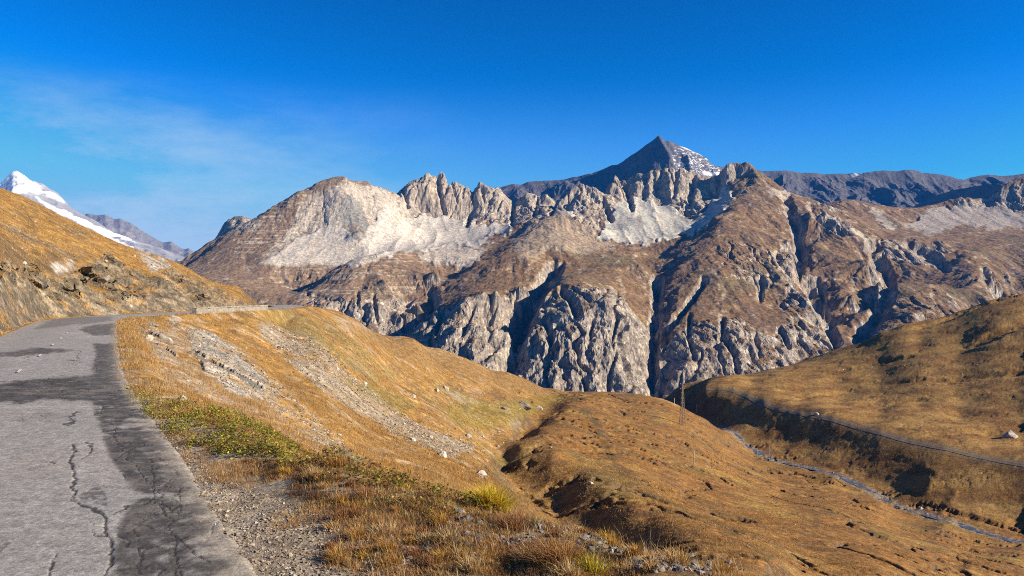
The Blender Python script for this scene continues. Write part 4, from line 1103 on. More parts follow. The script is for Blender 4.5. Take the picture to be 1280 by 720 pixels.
BOULD = [ # column, row of the foot, width in px, kind, label
 (553,570,17,'P','brightest white angular boulder lying on the grass in the middle of the bowl'),
 (585,547,13,'P','white boulder with a dark shadow on its left, right of the brightest boulder'),
 (556,548,11,'P','cream boulder just above the brightest white boulder in the bowl'),
 (538,547,9,'P','low pale boulder left of the cream boulder in the bowl'),
 (515,550,10,'P','pale boulder at the foot of the scree runnel'),
 (478,574,8,'D','small tan boulder on the grassy slope above the verge'),
 (600,595,20,'P','long flat pale slab lying on the slope just above the yellow tussock'),
 (655,509,22,'D','wide grey-brown slab outcrop at the head of the moraine ridge'),
 (674,511,11,'P','pale block at the right end of the slab outcrop'),
 (632,512,13,'D','dull boulder left of the slab outcrop on the moraine'),
 (557,487,13,'P','pale boulder in the cluster where the little stream leaves the bowl'),
 (545,489,9,'P','white stone at the left of the cluster above the bowl'),
 (566,491,8,'D','grey stone at the right of the cluster above the bowl'),
 (456,480,8,'P','pale stone lying alone on the olive patch beside the scree runnel'),
 (516,497,9,'P','flat pale stone below the olive patch'),
 (424,545,8,'P','pale slab sticking out of the ochre slope above the leafy plants'),
 (738,605,9,'P','pale stone on the crest of the big dark mound'),
 (688,560,6,'P','small white stone on the sunny side of the moraine crest'),
 (1263,547,20,'P','big pale grey boulder standing alone on the hillside above the dirt track'),
 (1021,519,8,'P','pale boulder beside the dirt track on the right hill'),
 (1150,636,9,'P','white boulder on the far bank of the stream'),
 (192,408,12,'D','grey slab outcrop just right of the road bend'),
 (186,424,14,'P','whitish slab below the road bend'),
 (213,482,16,'D','bluish grey slab embedded in the straw slope'),
 (228,500,14,'P','pale slab below the bluish slab on the straw slope'),
 (158,484,10,'D','low flat stone at the road edge beside the dark tar'),
 (30,330,9,'P','pale stone high on the orange hill left of the road'),
 (130,352,18,'D','broad ledge of rock on the orange hill above the road cut'),
]
n_boulder = 0
for (u, v, w, kd, lab) in BOULD:
    h = hit(u, v)
    if h is None: print('no ground', u, v); continue
    size = w / F * h[1]
    put_rock('boulder', random.choice(PALE if kd == 'P' else DULL), h, size * 1.1, lab, 'boulder')
# stones scattered over the slopes: every one its own object
def in_poly(pt, poly):
    return bool(poly_mask(np.array([pt[0]], float), np.array([pt[1]], float), poly)[0])
def scatter(poly, n, wmin, wmax, kinds, name, label, cat, group, sink=0.3):
    us = [p[0] for p in poly]; vs = [p[1] for p in poly]; k = 0; tries = 0
    while k < n and tries < n * 30:
        tries += 1
        u = random.uniform(min(us), max(us)); v = random.uniform(min(vs), max(vs))
        if not in_poly((u, v), poly): continue
        h = hit(u, v)
        if h is None: continue
        w = wmin + (wmax - wmin) * random.random() ** 3
        put_rock(name, random.choice(kinds), h, w / F * h[1], label, cat, group, sink=sink)
        k += 1
scatter([(420,490),(480,508),(560,545),(640,520),(630,560),(560,560),(500,550)], 85, 2.2, 7, PALE + DULL[:2], 'stone', 'small pale stone strewn over the grass at the foot of the scree runnel', 'stone', 'pale stones below the scree runnel')
scatter([(500,470),(560,475),(600,500),(690,505),(640,515),(560,510)], 30, 2.0, 5, PALE, 'stone', 'pale stone strewn along the little stream at the head of the bowl', 'stone', 'pale stones at the head of the bowl')
scatter([(160,415),(330,395),(420,440),(460,540),(330,520),(190,480)], 60, 2.0, 8, PALE + DULL, 'stone', 'weathered stone sticking out of the steep slope below the road', 'stone', 'weathered stones on the slope below the road')
scatter([(0,260),(100,290),(200,325),(250,365),(150,340),(60,320),(0,320)], 28, 2.0, 7, PALE + DULL, 'stone', 'pale stone half sunk in the orange hillside above the road cut', 'stone', 'stones on the orange hillside')
scatter([(930,552),(1040,590),(1130,634),(1260,670),(1260,676),(1130,642),(1040,598),(930,565)], 45, 1.6, 5, DULL + PALE[:2], 'stone', 'grey stone in the bed of the stream', 'stone', 'stones in the stream bed')
scatter([(560,640),(700,655),(760,670),(860,690),(945,712),(930,719),(800,716),(700,712),(640,690),(570,665)], 120, 6, 26, SLATE, 'slate_stone', 'angular grey slate stone lying on the stony edge of the verge', 'stone', 'slate stones on the edge of the verge', sink=0.22)
scatter([(700,520),(800,510),(900,560),(1000,600),(1000,690),(880,660),(760,590)], 36, 1.4, 4.0, PALE + DULL, 'stone', 'small stone lying in the brown valley meadow', 'stone', 'stones in the valley meadow')
scatter([(1000,470),(1270,420),(1270,520),(1100,500)], 30, 1.4, 4.5, PALE[:2] + DULL, 'stone', 'small stone lying on the golden right-hand hillside', 'stone', 'stones on the right hillside')
# rubble of the scree runnels, far too many to count
def rubble(name, N, mask_fn, urange, drange, smin, smax, cols, mat, seed, lift=0.1, dref=None):
    r = np.random.default_rng(seed)
    u = r.uniform(*urange, N * 6); D = np.exp(r.uniform(math.log(drange[0]), math.log(drange[1]), N * 6))
    x = (u - CX) / F * D; z = zat(x, D); v = CY - (z - H) * F / D
    ok = mask_fn(u, v, x, D, z, r)
    i = np.nonzero(ok)[0][:N]
    if len(i) == 0: return None
    x, D, z = x[i], D[i], z[i]; n = len(i)
    s = (smin + (smax - smin) * r.random(n) ** 3) * (D / dref if dref else 1.0)
    base = np.array([(1,0,0),(-1,0.1,0),(0.1,1,0),(0,-1,0.1),(0,0,1),(0.1,0,-1)], float) * 0.5
    f = np.array([(0,2,4),(2,1,4),(1,3,4),(3,0,4),(2,0,5),(1,2,5),(3,1,5),(0,3,5)])
    P = base[None] * r.uniform(0.55, 1.25, (n, 6, 1)) + r.uniform(-0.16, 0.16, (n, 6, 3))
    P[:, :, 2] *= 0.6
    b_ = r.uniform(-0.9, 0.9, n); cb, sb_ = np.cos(b_)[:, None], np.sin(b_)[:, None]
    P = np.stack([P[:, :, 0] * cb - P[:, :, 2] * sb_, P[:, :, 1], P[:, :, 0] * sb_ + P[:, :, 2] * cb], -1)
    a = r.uniform(0, 6.28, n); ca, sa = np.cos(a)[:, None], np.sin(a)[:, None]
    Q = np.stack([P[:, :, 0] * ca - P[:, :, 1] * sa, P[:, :, 0] * sa + P[:, :, 1] * ca, P[:, :, 2]], -1) * s[:, None, None]
    Q += np.stack([x, D, z + s * lift], -1)[:, None]
    fc = (f[None] + (np.arange(n) * 6)[:, None, None]).reshape(-1, 3)
    c = np.array(cols)[r.integers(0, len(cols), n)] * r.uniform(0.75, 1.25, (n, 1))
    return tag(tri_mesh(name, Q.reshape(-1, 3), fc, mat, np.repeat(c, 6, 0)), kind='stuff')
SCR = [(395,425),(440,468),(486,505),(520,530),(575,548),(600,560),(560,572),(520,556),(470,530),(420,500),(380,470),(345,440),(320,410),(345,408)]
SLT = [(232,408),(262,412),(300,440),(340,472),(380,510),(440,560),(400,560),(330,500),(290,490),(262,470),(240,440)]
rub_mat = attr_mat('rubble', 0.95, 0.15)
def scr_mask(u, v, x, D, z, r):
    w = 10 * fbm(x / 5, D / 5, 3, 701)
    return (poly_mask(u + w, v + w, SCR) | (poly_mask(u + w, v + w, SLT) & (r.random(len(u)) < 0.8)) | (r.random(len(u)) < 0.03) & (v > 400) & (u < 640) & (D > 16))
rubble('scree', 14000, scr_mask, (150, 640), (14, 160), 0.10, 0.5, [(0.28,0.235,0.185),(0.22,0.185,0.145),(0.15,0.13,0.10),(0.36,0.31,0.25)], rub_mat, 71, lift=0.02, dref=95.0)
def grav_mask(u, v, x, D, z, r):
    d, ny, sd_ = nearest_on(x, D, ROAD[::3])
    n = fbm(x / 1.1, D / 1.1, 3, 711)
    return (d > ROAD_HW - 0.25) & (d < ROAD_HW + 0.25 + 1.1 * sstep(11, 7, D)) & (x > np.interp(D, ROAD[:, 1], ROAD[:, 0])) & (v < 760) & (n > -0.5)
rubble('gravel', 16000, grav_mask, (140, 1000), (6.0, 22), 0.006, 0.05, [(0.25,0.205,0.155),(0.16,0.135,0.105),(0.33,0.275,0.21),(0.22,0.165,0.12)], rub_mat, 73)
def ston_mask(u, v, x, D, z, r):
    n = fbm(x / 0.8, D / 0.8, 3, 715)
    return poly_mask(u, v, [(480,640),(640,655),(760,664),(860,690),(960,715),(960,740),(480,740)]) & (n > 0.02)
rubble('slate_chips', 5000, ston_mask, (460, 1000), (6.3, 11), 0.012, 0.09, [(0.13,0.122,0.112),(0.19,0.17,0.15),(0.27,0.235,0.19),(0.09,0.085,0.08)], rub_mat, 75)

# ------------------------------------------------------------------ grass and plants
def grass_mat(name):
    m, nt, b = new_mat(name)
    at = nd(nt, 'ShaderNodeAttribute', attribute_name='Col')
    nt.links.new(at.outputs['Color'], b.inputs['Base Color'])
    b.inputs['Roughness'].default_value = 0.7; b.inputs['Specular IOR Level'].default_value = 0.2
    tr = nt.nodes.new('ShaderNodeBsdfTranslucent'); nt.links.new(at.outputs['Color'], tr.inputs[0])
    mx = nt.nodes.new('ShaderNodeMixShader'); mx.inputs[0].default_value = 0.3
    out = [n for n in nt.nodes if n.type == 'OUTPUT_MATERIAL'][0]
    nt.links.new(b.outputs[0], mx.inputs[1]); nt.links.new(tr.outputs[0], mx.inputs[2]); nt.links.new(mx.outputs[0], out.inputs[0])
    return m
gm = grass_mat('dry_grass'); lm = grass_mat('leaf')
def blades(base, height, width, lean, cols, r):
    """base (n,3); one bent blade of 3 triangles each"""
    n = len(base); a = r.uniform(0, 6.28, n)
    dx, dy = np.cos(a), np.sin(a)
    sx, sy = -dy, dx
    up = height; out = lean * height
    p = []
    for t, wf in ((0, 1.0), (0.55, 0.75)):
        cx = base[:, 0] + dx * out * t * t; cy = base[:, 1] + dy * out * t * t; cz = base[:, 2] + up * t
        p.append(np.stack([cx - sx * width * wf / 2, cy - sy * width * wf / 2, cz], -1)); p.append(np.stack([cx + sx * width * wf / 2, cy + sy * width * wf / 2, cz], -1))
    p.append(np.stack([base[:, 0] + dx * out, base[:, 1] + dy * out, base[:, 2] + up * (1 - 0.25 * lean)], -1))
    V = np.stack(p, 1); f = np.array([(0, 1, 3), (0, 3, 2), (2, 3, 4)])
    return V.reshape(-1, 3), (f[None] + (np.arange(n) * 5)[:, None, None]).reshape(-1, 3), np.repeat(cols, 5, 0)
STRAW = [(0.48,0.35,0.17),(0.42,0.27,0.11),(0.54,0.41,0.22),(0.34,0.19,0.07)]
OCHRE = [(0.42,0.225,0.055),(0.36,0.19,0.045),(0.47,0.26,0.07),(0.27,0.14,0.04)]
RUST = [(0.30,0.135,0.05),(0.25,0.11,0.05),(0.38,0.20,0.08),(0.20,0.09,0.045)]
YEL = [(0.62,0.42,0.035),(0.50,0.38,0.03),(0.68,0.43,0.045),(0.34,0.30,0.03)]
GRN = [(0.13,0.15,0.02),(0.20,0.19,0.03),(0.10,0.12,0.02)]
def grass_field(name, N, nb, urange, drange, dens, hrange, pal, seed, spread=0.05, wid=0.006):
    r = np.random.default_rng(seed)
    u = r.uniform(*urange, N * 4); D = np.exp(r.uniform(math.log(drange[0]), math.log(drange[1]), N * 4))
    x = (u - CX) / F * D; z = zat(x, D); v = CY - (z - H) * F / D
    i = np.nonzero(r.random(len(u)) < dens(u, v, x, D, z))[0][:N]
    x, D, z = x[i], D[i], z[i]; n = len(i)
    s = np.maximum(1.0, D / 14) ** 0.75
    hh = r.uniform(*hrange, n) * s ** 0.5
    tone = r.random(n); ci = np.clip((0.5 + 0.9 * fbm(x / 0.9, D / 0.9, 3, seed) + r.normal(0, 0.22, n)) * len(pal), 0, len(pal) - 1).astype(int)
    cb = np.array(pal)[ci]
    bx = np.repeat(x, nb) + r.normal(0, 1, n * nb) * spread * np.repeat(s, nb); by = np.repeat(D, nb) + r.normal(0, 1, n * nb) * spread * np.repeat(s, nb)
    bz = zat(bx, by) - 0.01
    V, Fc, Cc = blades(np.stack([bx, by, bz], -1), np.repeat(hh, nb) * r.uniform(0.5, 1.15, n * nb), wid * np.repeat(s, nb) * r.uniform(0.6, 1.3, n * nb), r.uniform(0.15, 1.1, n * nb), np.repeat(cb, nb, 0) * r.uniform(0.75, 1.25, (n * nb, 1)), r)
    return tag(tri_mesh(name, V, Fc, gm, Cc), kind='stuff')
def droad(x, D):
    return nearest_on(x, D, ROAD[::3])[0] - ROAD_HW
VERGE = [(150,484),(260,512),(420,568),(615,628),(760,664),(960,712),(980,760),(300,760),(250,620),(200,550)]
STONY = [(655,668),(760,672),(860,690),(945,712),(930,722),(800,718),(700,690)]
def d_verge(u, v, x, D, z):
    n = fbm(x / 0.8, D / 0.8, 4, 731); d = droad(x, D)
    return poly_mask(u, v, VERGE) * sstep(0.35, 1.4, d + 0.8 * n + 0.6 * (D > 10)) * (0.06 + 0.94 * sstep(-0.22, 0.15, n)) * 0.9 * np.where(poly_mask(u, v, STONY), 0.12, 1.0)
def pal_mix(*p): return [c for q in p for c in q]
grass_field('dry_grass', 19000, 10, (140, 1000), (6.2, 20), d_verge, (0.03, 0.10), pal_mix(STRAW, RUST, OCHRE, RUST[:2], OCHRE, STRAW), 81, 0.04, 0.004)
def d_slope(u, v, x, D, z):
    n = fbm(x / 2.2, D / 2.2, 4, 741); s = poly_mask(u, v, SCR) | poly_mask(u, v, SLT)
    return ((D > 9) & (v < 700) & (droad(x, D) > 0.0)) * sstep(-0.35, 0.2, n) * np.where(s, 0.12, 0.9) * ((z < -0.2) | (D > 15)) * (x > np.interp(D, ROAD[:, 1], ROAD[:, 0]))
grass_field('slope_grass', 40000, 5, (130, 1000), (9, 130), d_slope, (0.06, 0.17), pal_mix(OCHRE, STRAW[:2], RUST[2:3], OCHRE), 83, 0.07, 0.006)
def d_left(u, v, x, D, z):
    n = fbm(x / 1.5, D / 1.5, 4, 745); d = droad(x, D)
    return ((x < 0) & (z > -0.5) & (d > 0.3)) * sstep(0.0, 0.35, n) * np.where(d < 1.2, 1.0, 0.5) * (u < 330)
grass_field('bank_grass', 24000, 5, (-60, 330), (28, 135), d_left, (0.08, 0.18), pal_mix(OCHRE, STRAW, RUST[2:3]), 85, 0.08, 0.007)
# tussocky meadow down in the valley
def d_meadow(u, v, x, D, z):
    n = fbm(x / 7, D / 7, 5, 747); m = fbm(x / 30, D / 30, 3, 749)
    return ((u > 560) | (D > 60)) * (u > 400) * (z < -4) * sstep(-0.25, 0.35, n + 0.4 * m) * 0.9
grass_field('meadow_grass', 42000, 4, (400, 1340), (45, 420), d_meadow, (0.05, 0.11), [(0.28,0.145,0.045),(0.23,0.115,0.038),(0.34,0.185,0.06),(0.16,0.085,0.032),(0.24,0.15,0.045)], 89, 0.10, 0.010)
# low leafy plants along the edge of the verge
def leafy():
    r = np.random.default_rng(91)
    N = 90000
    u = r.uniform(140, 700, N * 3); D = np.exp(r.uniform(math.log(7.5), math.log(19), N * 3))
    x = (u - CX) / F * D; z = zat(x, D); v = CY - (z - H) * F / D
    w = fbm(x / 0.55, D / 0.55, 4, 751); w2_ = fbm(x / 0.25, D / 0.25, 3, 753)
    band = smask1(u + 12 * w, v + 7 * w, [(152,487),(200,498),(262,512),(335,533),(372,548),(372,582),(330,580),(285,573),(245,570),(205,540),(165,508)])
    loose = smask1(u + 14 * w, v + 8 * w, [(372,555),(430,572),(500,598),(600,626),(640,650),(560,650),(470,632),(390,605),(350,590)])
    p = band * sstep(-0.15, 0.3, w + 0.8 * w2_) + loose * sstep(0.0, 0.25, w + 0.3 * w2_) * 0.5
    i = np.nonzero(r.random(len(u)) < p * 0.8)[0][:N]
    x, D, z, u, w = x[i], D[i], z[i], u[i], w[i]; n = len(i)
    hgt = r.uniform(0.0, 0.16, n) * (0.7 + 0.5 * np.clip(w + 0.4, 0, 1))
    L = r.uniform(0.020, 0.045, n); Wd = L * r.uniform(0.55, 0.8, n)
    a = r.uniform(0, 6.28, n); tl = r.normal(0, 0.45, n); rl = r.normal(0, 0.5, n)
    d = np.stack([np.cos(a) * np.cos(tl), np.sin(a) * np.cos(tl), np.sin(tl)], -1)
    s = np.stack([-np.sin(a) * np.cos(rl), np.cos(a) * np.cos(rl), np.sin(rl)], -1)
    c = np.stack([x, D, z + hgt], -1)
    P = [c, c + d * (L * 0.35)[:, None] + s * (Wd * 0.5)[:, None], c + d * (L * 0.8)[:, None] + s * (Wd * 0.4)[:, None], c + d * L[:, None], c + d * (L * 0.8)[:, None] - s * (Wd * 0.4)[:, None], c + d * (L * 0.35)[:, None] - s * (Wd * 0.5)[:, None]]
    V = np.stack(P, 1).reshape(-1, 3)
    f = np.array([(0, 1, 2), (0, 2, 3), (0, 3, 4), (0, 4, 5)])
    Fc = (f[None] + (np.arange(n) * 6)[:, None, None]).reshape(-1, 3)
    pal = np.array([(0.17,0.175,0.022),(0.25,0.235,0.03),(0.42,0.31,0.035),(0.085,0.095,0.02),(0.33,0.28,0.04),(0.20,0.085,0.03),(0.12,0.05,0.028),(0.26,0.15,0.04)])
    t = fbm(x / 0.35, D / 0.35, 3, 755) + r.normal(0, 0.25, n)
    lo = (u > 372)
    ci = np.where(t > 0.25, r.choice([2, 4, 1], n), np.where(t > -0.25, r.choice([0, 1, 4, 3, 0], n), r.choice([3, 0, 7, 5, 6], n)))
    ci = np.where(lo & (r.random(n) < 0.55), r.choice([5, 6, 7, 3], n), ci)
    col = pal[ci] * r.uniform(0.6, 1.35, (n, 1))
    tag(tri_mesh('leafy_plants', V, Fc, lm, np.repeat(col, 6, 0)), kind='stuff')
def smask1(u, v, pl): return poly_mask(u, v, pl).astype(float)
leafy()
# dark heathy twigs between the plants
def d_heath(u, v, x, D, z):
    n = fbm(x / 0.6, D / 0.6, 4, 761)
    return poly_mask(u + 10 * n, v + 6 * n, [(300,575),(420,575),(560,615),(700,665),(800,712),(560,690),(440,650),(350,615)]) * sstep(-0.15, 0.15, n)
grass_field('heath', 8000, 8, (280, 830), (7, 15), d_heath, (0.03, 0.08), [(0.10,0.06,0.035),(0.19,0.075,0.04),(0.07,0.06,0.028),(0.24,0.10,0.045),(0.13,0.12,0.03)], 87, 0.04, 0.006)
# single tussocks
def tussock(u, v, wpx, hpx, pal, label, seed, n=420, tip=0.9):
    r = np.random.default_rng(seed)
    h = hit(u, v)
    k = h[1] / F; R = wpx * k / 2; Ht = hpx * k
    rr = np.sqrt(r.random(n)) * R * 0.45; a = r.uniform(0, 6.28, n)
    ox, oy = np.cos(a) * rr, np.sin(a) * rr
    wd = 0.006 * np.ones(n) if n < 1000 else 0.009 * np.ones(n)
    base = np.stack([ox, oy, zat(h[0] + ox, h[1] + oy) - h[2] - 0.015], -1)
    hh = Ht * r.uniform(0.55, 1.1, n) * (1 - 0.35 * (rr / (R * 0.45)) ** 2)
    V, Fc, Cc = blades(base, hh, wd * r.uniform(0.6, 1.3, n), np.clip(r.normal(0.55, 0.3, n), 0.05, 1.3), np.array(pal)[r.integers(0, len(pal), n)] * r.uniform(0.75, 1.25, (n, 1)), r)
    # fan outwards from the middle
    q = V.reshape(n, 5, 3); m = 0.55 * R / np.maximum(R, 1e-3)
    for j, t in ((2, 0.4), (3, 0.4), (4, 1.0)):
        q[:, j, 0] += ox * t * tip; q[:, j, 1] += oy * t * tip
    o = tri_mesh('grass_tussock', q.reshape(-1, 3), Fc, gm, Cc)
    o.location = h
    tag(o, label, 'grass tussock', 'single tussocks on the verge')
    return o
TUS = [(615,640,74,44,YEL,'big bright yellow tussock on the edge of the verge',1100),(640,662,60,30,RUST,'reddish tussock in front of the bright yellow one',380),(590,642,30,14,OCHRE,'small ochre tuft left of the bright yellow tussock',200),
 (422,582,52,20,OCHRE,'ochre tussock among the leafy plants in the left of the verge',320),(505,612,44,18,pal_mix(GRN,YEL),'green-yellow bladed tuft left of the bright yellow tussock',110),
 (700,706,110,44,pal_mix(RUST,OCHRE[:2]),'broad russet tussock at the bottom of the picture',700),(738,716,70,34,pal_mix(YEL,GRN),'yellow-green tussock overlapping the broad russet one',420),(660,700,70,26,pal_mix(RUST,STRAW),'russet and straw tuft left of the broad russet tussock',360),
 (790,694,44,22,OCHRE,'orange tuft among the slate stones right of the russet tussock',240),(846,704,60,26,pal_mix(OCHRE,STRAW),'straw-tipped orange tuft near the stony end of the verge',300),(905,716,40,18,OCHRE,'low orange tuft at the far right end of the verge',200),
 (710,722,60,26,STRAW,'pale straw tuft cut by the bottom edge of the picture',300),(560,676,46,20,STRAW,'thin straw tuft on the gravel below the yellow tussock',160),(480,668,60,22,pal_mix(STRAW,RUST[2:3]),'wispy straw patch on the gravel left of the thin tuft',220),
 (270,528,30,9,OCHRE,'little orange tuft above the densest leafy plants',120),(520,640,40,15,pal_mix(OCHRE,RUST),'rusty tuft in the dark heath left of the yellow tussock',200)]
for k, (u, v, wp, hp, pal, lab, n) in enumerate(TUS):
    tussock(u, min(v, 719), wp, hp, pal, lab, 900 + k, n)

# more tufts of the same plain kind between them
kk = 0
for _ in range(400):
    u = random.uniform(330, 940); v = random.uniform(575, 719)
    if not in_poly((u, v), [(330,575),(420,585),(615,645),(760,674),(940,712),(930,719),(420,719),(400,640)]): continue
    if any(abs(u - t[0]) < t[2] * 0.5 and abs(v - t[1]) < 16 for t in TUS): continue
    w = random.uniform(16, 40) * (v / 650)
    o_ = tussock(u, v, w, w * random.uniform(0.42, 0.72), random.choice([STRAW, OCHRE, pal_mix(STRAW, OCHRE), RUST, pal_mix(OCHRE, YEL[:1])]), 'small dry tuft of grass, one of many scattered over the gravelly verge', 1200 + kk, 190)
    o_['group'] = 'small tufts scattered over the verge'
    kk += 1
    if kk >= 75: break
# thin dead stalks standing above the verge
def d_stalk(u, v, x, D, z):
    return poly_mask(u, v, [(380,600),(615,640),(950,715),(960,740),(430,740)]) * 0.5
grass_field('dead_stalks', 420, 2, (330, 980), (6.4, 11), d_stalk, (0.14, 0.30), STRAW, 95, 0.02, 0.0035)

# ------------------------------------------------------------------ low wall on the outer edge of the road
def empty(name, loc, label, cat, group=None):
    o = bpy.data.objects.new(name, None); COL.objects.link(o); o.location = loc; o.empty_display_size = 0.3
    return tag(o, label, cat, group)
def mesh_obj(name, bm, mat, parent=None, colr=None, smooth=False):
    me = bpy.data.meshes.new(name); bm.to_mesh(me); bm.free()
    if colr is not None:
        at = me.attributes.new('Col', 'FLOAT_COLOR', 'POINT')
        c = np.ones((len(me.vertices), 4), np.float32); c[:, :3] = colr; at.data.foreach_set('color', c.ravel())
    me.materials.append(mat)
    o = bpy.data.objects.new(name, me); COL.objects.link(o)
    if parent: o.parent = parent
    return o
def prism_along(bm, pts, half, z0, z1, jit, r):
    """wall of rectangular section along pts, uneven on top"""
    rows = []
    for i, (x, y, zb) in enumerate(pts):
        a = pts[max(i - 1, 0)]; b = pts[min(i + 1, len(pts) - 1)]
        tx, ty = b[0] - a[0], b[1] - a[1]; n = math.hypot(tx, ty); nx, ny = ty / n, -tx / n
        j = r.uniform(-jit, jit)
        rows.append([bm.verts.new((x + nx * s * half, y + ny * s * half, zb + zz)) for s, zz in ((-1, z0), (1, z0), (1, z1 + j), (-1, z1 + j))])
    for a, b in zip(rows[:-1], rows[1:]):
        for k in range(4): bm.faces.new((a[k], a[(k + 1) % 4], b[(k + 1) % 4], b[k]))
    bm.faces.new(rows[0][::-1]); bm.faces.new(rows[-1])
r_ = random.Random(5)
ys_w = np.arange(84.0, 109.5, 0.6)
xs_w = np.interp(ys_w, ROAD[:, 1], ROAD[:, 0]) + ROAD_HW + 0.35
wp = [(x, y, float(road_z(np.array(y)))) for x, y in zip(xs_w, ys_w)]
o0 = wp[len(wp) // 2]
wall = empty('parapet_wall', (o0[0], o0[1], o0[2]), 'long low pale stone parapet wall on the outer edge of the road at the bend', 'wall')
loc = [(x - o0[0], y - o0[1], z - o0[2]) for x, y, z in wp]
m_wall, nt, b = new_mat('parapet_stone')
tc = nd(nt, 'ShaderNodeTexCoord')
vo = nd(nt, 'ShaderNodeTexVoronoi', feature='DISTANCE_TO_EDGE'); vo.inputs['Scale'].default_value = 2.6; nt.links.new(tc.outputs['Object'], vo.inputs['Vector'])
vc = nd(nt, 'ShaderNodeTexVoronoi'); vc.inputs['Scale'].default_value = 2.6; nt.links.new(tc.outputs['Object'], vc.inputs['Vector'])
c = ramp(nt, vc.outputs['Color'], [(0.0, (0.17, 0.148, 0.118)), (1.0, (0.30, 0.26, 0.21))])
c = mul(nt, c, ramp(nt, vo.outputs['Distance'], [(0.0, 0.6), (0.05, 1.0)]))
c = mul(nt, c, ramp(nt, nz(nt, tc.outputs['Object'], 3.0), [(0.3, 0.75), (0.7, 1.2)]))
nt.links.new(c, b.inputs['Base Color']); b.inputs['Roughness'].default_value = 0.95
bm = bmesh.new(); prism_along(bm, loc, 0.24, -0.8, 0.46, 0.05, r_); mesh_obj('wall_body', bm, m_wall, wall)
m_cap = terrain_mat('coping_stone', (1.0, 6.0), ((4.0, 0.03),), (0.75, 1.2))
bm = bmesh.new(); prism_along(bm, [(x, y, z + 0.50) for x, y, z in loc], 0.28, 0.0, 0.09, 0.04, r_)
mesh_obj('coping', bm, m_cap, wall, (0.27, 0.24, 0.20))

# ------------------------------------------------------------------ pylon and posts in the valley
steel, nt, b = new_mat('galvanised_steel')
tc = nd(nt, 'ShaderNodeTexCoord'); c = ramp(nt, nz(nt, tc.outputs['Object'], 2.0), [(0.3, (0.09, 0.06, 0.045)), (0.7, (0.17, 0.125, 0.10))])
nt.links.new(c, b.inputs['Base Color']); b.inputs['Roughness'].default_value = 0.6; b.inputs['Metallic'].default_value = 0.4
wood, nt, b = new_mat('weathered_wood')
tc = nd(nt, 'ShaderNodeTexCoord'); c = ramp(nt, nz(nt, tc.outputs['Object'], 3.0, vscale=(6, 6, 0.6)), [(0.3, (0.30, 0.26, 0.21)), (0.7, (0.52, 0.48, 0.41))])
nt.links.new(c, b.inputs['Base Color']); b.inputs['Roughness'].default_value = 0.9
dwood, nt, b = new_mat('dark_wood')
tc = nd(nt, 'ShaderNodeTexCoord'); c = ramp(nt, nz(nt, tc.outputs['Object'], 3.0, vscale=(6, 6, 0.6)), [(0.3, (0.07, 0.055, 0.045)), (0.7, (0.13, 0.105, 0.085))])
nt.links.new(c, b.inputs['Base Color']); b.inputs['Roughness'].default_value = 0.9
glassm, nt, b = new_mat('porcelain'); b.inputs['Base Color'].default_value = (0.5, 0.52, 0.5, 1); b.inputs['Roughness'].default_value = 0.25
def bar(bm, p, q, w, sides=4, w2=None):
    p = Vector(p); q = Vector(q); d = (q - p).normalized()
    a = d.cross(Vector((0, 0, 1)) if abs(d.z) < 0.95 else Vector((1, 0, 0))).normalized(); c = d.cross(a)
    w2 = w if w2 is None else w2
    R0 = [bm.verts.new(p + (a * math.cos(t) + c * math.sin(t)) * w) for t in [2 * math.pi * (k + .5) / sides for k in range(sides)]]
    R1 = [bm.verts.new(q + (a * math.cos(t) + c * math.sin(t)) * w2) for t in [2 * math.pi * (k + .5) / sides for k in range(sides)]]
    for k in range(sides): bm.faces.new((R0[k], R0[(k + 1) % sides], R1[(k + 1) % sides], R1[k]))
    bm.faces.new(R0[::-1]); bm.faces.new(R1)
def pylon(u, v, hpx):
    h = hit(u, v); Ht = hpx / F * h[1]
    t = empty('lattice_pylon', h, 'tall thin rusty steel lattice pylon standing on the brown meadow above the stream', 'pylon')
    t.rotation_euler = (0, 0, 0.5)
    B, T = 0.65, 0.15
    P = lambda sx, sy, f: ((B + (T - B) * f) * sx, (B + (T - B) * f) * sy, -0.4 + (Ht + 0.4) * f)
    for sx, sy in ((-1, -1), (1, -1), (1, 1), (-1, 1)):
        bm = bmesh.new(); bar(bm, P(sx, sy, 0), P(sx, sy, 1), 0.06); mesh_obj('leg', bm, steel, t)
    bm = bmesh.new(); n = 9; fs = [1 - (1 - k / n) ** 1.15 for k in range(n + 1)]
    cs = ((-1, -1), (1, -1), (1, 1), (-1, 1))
    for k in range(n):
        for i in range(4):
            a, c = cs[i], cs[(i + 1) % 4]
            bar(bm, P(*a, fs[k]), P(*c, fs[k + 1]), 0.026); bar(bm, P(*c, fs[k]), P(*a, fs[k + 1]), 0.035)
            bar(bm, P(*a, fs[k + 1]), P(*c, fs[k + 1]), 0.035)
    mesh_obj('bracing', bm, steel, t)
    bm = bmesh.new()
    for zz in (Ht - 0.1, Ht - 1.6):
        bar(bm, (-0.95, 0, zz), (0.95, 0, zz), 0.05)
    ca = mesh_obj('crossarm', bm, steel, t)
    for zz in (Ht - 0.1, Ht - 1.6):
        for s in (-0.85, 0.85):
            bm = bmesh.new(); bar(bm, (s, 0, zz + 0.05), (s, 0, zz + 0.3), 0.06, 8); mesh_obj('insulator', bm, glassm, ca)
pylon(853, 532, 52)
